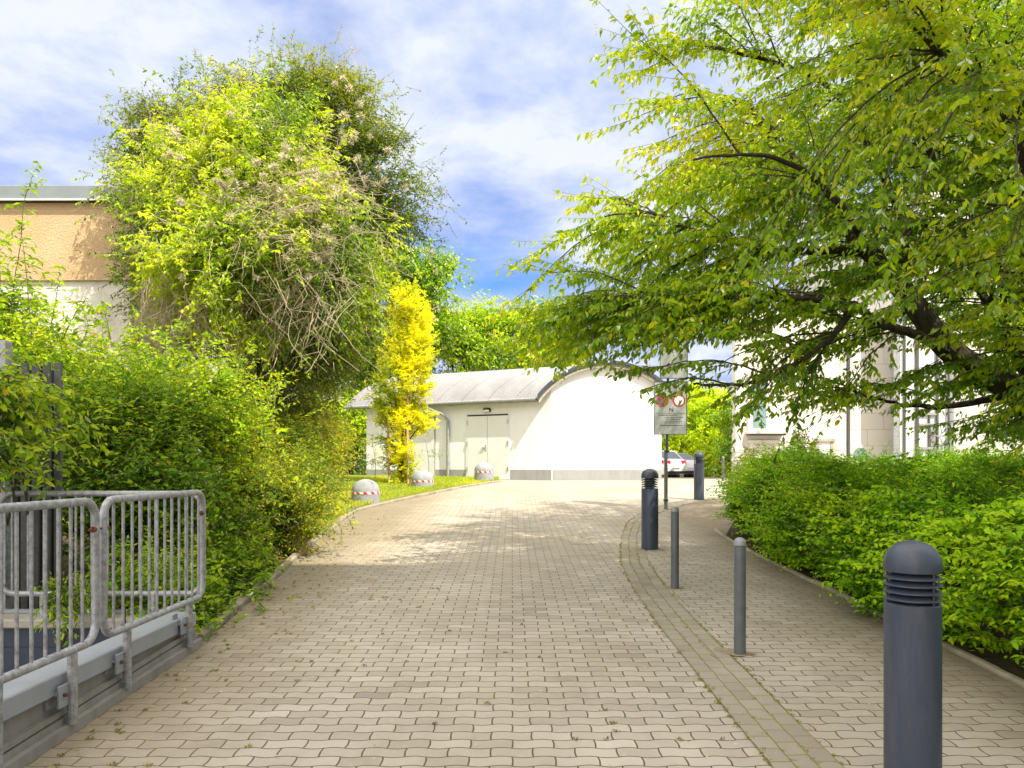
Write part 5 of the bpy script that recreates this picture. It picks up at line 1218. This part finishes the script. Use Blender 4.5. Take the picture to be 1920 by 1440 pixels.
b4 = limb([A4, P(1560, 470, 7.8), P(1450, 470, 7.6), P(1330, 440, 7.6), P(1220, 400, 7.7), P(1150, 375, 7.8)], .055, .01)
b5 = limb([A3, P(1700, 440, 8.3), P(1640, 300, 8.6), P(1560, 170, 8.8), P(1430, 110, 8.8), P(1280, 80, 8.8)], .07, .012)
b6 = limb([P(1890, 620, 8.6), P(1880, 500, 8.2), P(1900, 350, 7.8), P(1850, 200, 7.5), P(1700, 40, 7.4)], .055, .015)
b7 = limb([P(1600, 570, 7.4), P(1560, 630, 7.2), P(1480, 690, 7.0), P(1400, 720, 6.9), P(1300, 720, 7.0)], .04, .01)
b8 = limb([A1, P(1800, 760, 8.4), P(1700, 760, 8.6), P(1620, 740, 8.8)], .05, .012)
b9 = limb([P(2010, 830, 8.3), P(1980, 600, 7.0), P(1950, 400, 6.2), P(1880, 200, 5.8), P(1760, 100, 5.6)], .10, .02)
b10 = limb([A4, P(1600, 420, 7.2), P(1520, 330, 6.8), P(1420, 290, 6.6), P(1300, 300, 6.6)], .05, .01)
allp = np.array([tuple(v) for l_ in limbs[1:] for v in l_[0]])
# boughs: reach from the nearest limb towards a tip, carrying a flat fan of drooping twigs
poly = [(1310, 60), (1340, -40), (1400, -120), (1700, -260), (2150, -260), (2150, 760), (1990, 860), (1900, 790), (1800, 770), (1720, 770), (1640, 750), (1570, 760), (1480, 770), (1390, 735), (1300, 725), (1240, 700), (1160, 640), (1080, 655), (1010, 620), (985, 560), (1030, 500), (1120, 440), (1140, 395), (1240, 345), (1330, 300), (1420, 255), (1460, 215), (1420, 170), (1370, 130)]
def inpoly(x, y):
    c = False; j = len(poly) - 1
    for i in range(len(poly)):
        xi, yi = poly[i]; xj, yj = poly[j]
        if (yi > y) != (yj > y) and x < (xj - xi) * (y - yi) / (yj - yi) + xi: c = not c
        j = i
    return c
br_ = random.Random(3)
tips = [(1800, 800, 9.6), (1860, 835, 10.2), (1905, 850, 10.6), (1830, 845, 10.8), (1770, 795, 9.8), (1900, 810, 9.4), (1940, 780, 9.2), (1850, 790, 9.0), (1690, 790, 9.4), (1165, 232, 8.2), (1230, 190, 8.25), (1330, 200, 8.1), (1250, 85, 8.4), (1300, 40, 8.2), (1180, 95, 8.3), (1240, 265, 8.0), (1270, 270, 7.8), (1120, 372, 7.9), (1135, 412, 7.5), (1018, 468, 7.6), (982, 552, 7.8), (1030, 510, 7.2), (1000, 600, 7.6), (1060, 640, 7.8), (1030, 690, 7.9), (1210, 130, 8.5), (1320, 10, 8.6), (1290, 200, 7.4), (1195, 735, 7.0), (1400, 770, 7.0), (1480, 800, 7.2), (1560, 780, 7.2), (1850, 810, 8.0), (1420, 745, 6.4), (1130, 640, 7.4), (1200, 640, 7.2), (1180, 60, 6.2)]
while len(tips) < 720:
    x, y = br_.uniform(980, 2150), br_.uniform(-260, 880)
    if y > 640 and br_.random() < .5: continue
    if 1150 < x < 1420 and 130 < y < 300 and not inpoly(x - 40, y): continue
    if inpoly(x, y) and not (1390 < x < 1560 and 470 < y < 545 and br_.random() < .6):
        lo_, hi_ = (6.4, 12.5) if x > 1500 else (7.0, 10.8)
        if y > 560 and x < 1420: lo_, hi_ = 6.6, 8.2
        if x > 1300 and y < 560 and br_.random() < .07: lo_, hi_ = 4.4, 6.0
        tips.append((x, y, br_.uniform(lo_, hi_)))
pcs, tws, fine, ctk = [], [], [], []
rg = np.random.default_rng(17)
for i, (px, py, Y) in enumerate(tips):
    tip = P(px, py, Y); tv = np.array(tip)
    cand = allp[(allp[:, 0] > tv[0] - .1)] if (allp[:, 0] > tv[0] - .1).any() else allp
    dd_ = np.linalg.norm(cand - tv - np.array([.9, 0, .1]), axis=1); st_ = Vector(cand[dd_.argmin()]); 
    L3 = (tip - st_).length
    vdir = (tip - st_).normalized() if L3 > .3 else Vector((-1, 0, -.2))
    if L3 > 2.6: st_ = tip - vdir * 2.6; 
    if L3 < .9: tip = st_ + vdir * .9 if False else tip
    mid_ = (st_ + tip) / 2 + Vector((0, 0, .10 * L3)); c_ = curve([st_, mid_, tip], 7, .008); fine.append((c_, .011, .003))
    nT = 17; ts = rg.uniform(.12, 1.0, nT); ts[0] = 1.0; ca = np.array([tuple(v) for v in c_]); ip = ts * (len(c_) - 1); i0 = np.minimum(ip.astype(int), len(c_) - 2)
    base_ = ca[i0] + (ca[i0 + 1] - ca[i0]) * (ip - i0)[:, None]
    fw = np.array(vdir); sd_ = np.cross(fw, (0, 0, 1.)); sd_ /= np.linalg.norm(sd_) + 1e-6; sgn = np.where(np.arange(nT) % 2 == 0, 1, -1)[:, None]
    d = fw * rg.uniform(.5, 1.0, (nT, 1)) + sd_ * sgn * rg.uniform(.2, .9, (nT, 1)) + np.array([0, 0, -.12]) + rg.normal(0, .12, (nT, 3)); d[0] = fw; d = nrm(d)
    tl = .50
    bx = 960 + base_[:, 0] / base_[:, 1] * FPX; by = HOR - (base_[:, 2] - HC) / base_[:, 1] * FPX; kr_ = rg.uniform(0, 1, nT)
    kp = np.ones(nT, bool); kp &= ~((bx > 1215) & (bx < 1320) & (by > 725) & (kr_ > .10)); kp &= ~((bx > 1020) & (bx <= 1215) & (by > 690) & (kr_ > .25)); kp &= ~((bx > 1300) & (bx < 1740) & (by > 755) & (kr_ > .35)); kp &= ~((by > 640) & (bx < 1500) & (kr_ > .7))
    if not kp.any(): continue
    base_, d = base_[kp], d[kp]; nT = len(base_)
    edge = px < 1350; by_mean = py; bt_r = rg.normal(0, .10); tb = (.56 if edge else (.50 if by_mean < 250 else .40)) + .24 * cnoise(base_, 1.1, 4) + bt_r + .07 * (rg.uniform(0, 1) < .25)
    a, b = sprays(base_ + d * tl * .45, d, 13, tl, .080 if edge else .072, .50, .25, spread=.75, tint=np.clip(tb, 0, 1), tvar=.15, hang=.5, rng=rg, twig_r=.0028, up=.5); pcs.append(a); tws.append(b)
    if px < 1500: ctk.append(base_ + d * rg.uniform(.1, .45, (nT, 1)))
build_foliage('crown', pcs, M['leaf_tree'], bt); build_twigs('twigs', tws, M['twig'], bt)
stems_tree('trunk', limbs, M['bark'], bt); stems_tree('bough', fine, M['bark2'], bt)
# hanging yellow green catkins in the outer crown
cp = np.concatenate(ctk)[::2]; m_ = 16
hh = np.tile(np.linspace(0, .11, m_), len(cp)); pp = np.repeat(cp, m_, 0) - np.column_stack([0 * hh, 0 * hh, hh]); dd = rg.normal(size=pp.shape); dd[:, 2] -= .5
V, F = leaf_arrays(pp, dd, rg.normal(size=pp.shape), np.full(len(pp), .014), np.full(len(pp), .7)); np_mesh('catkins', V, F, M['leaf_gold'], bt, np.repeat(rg.uniform(.1, .6, len(pp)), 6))
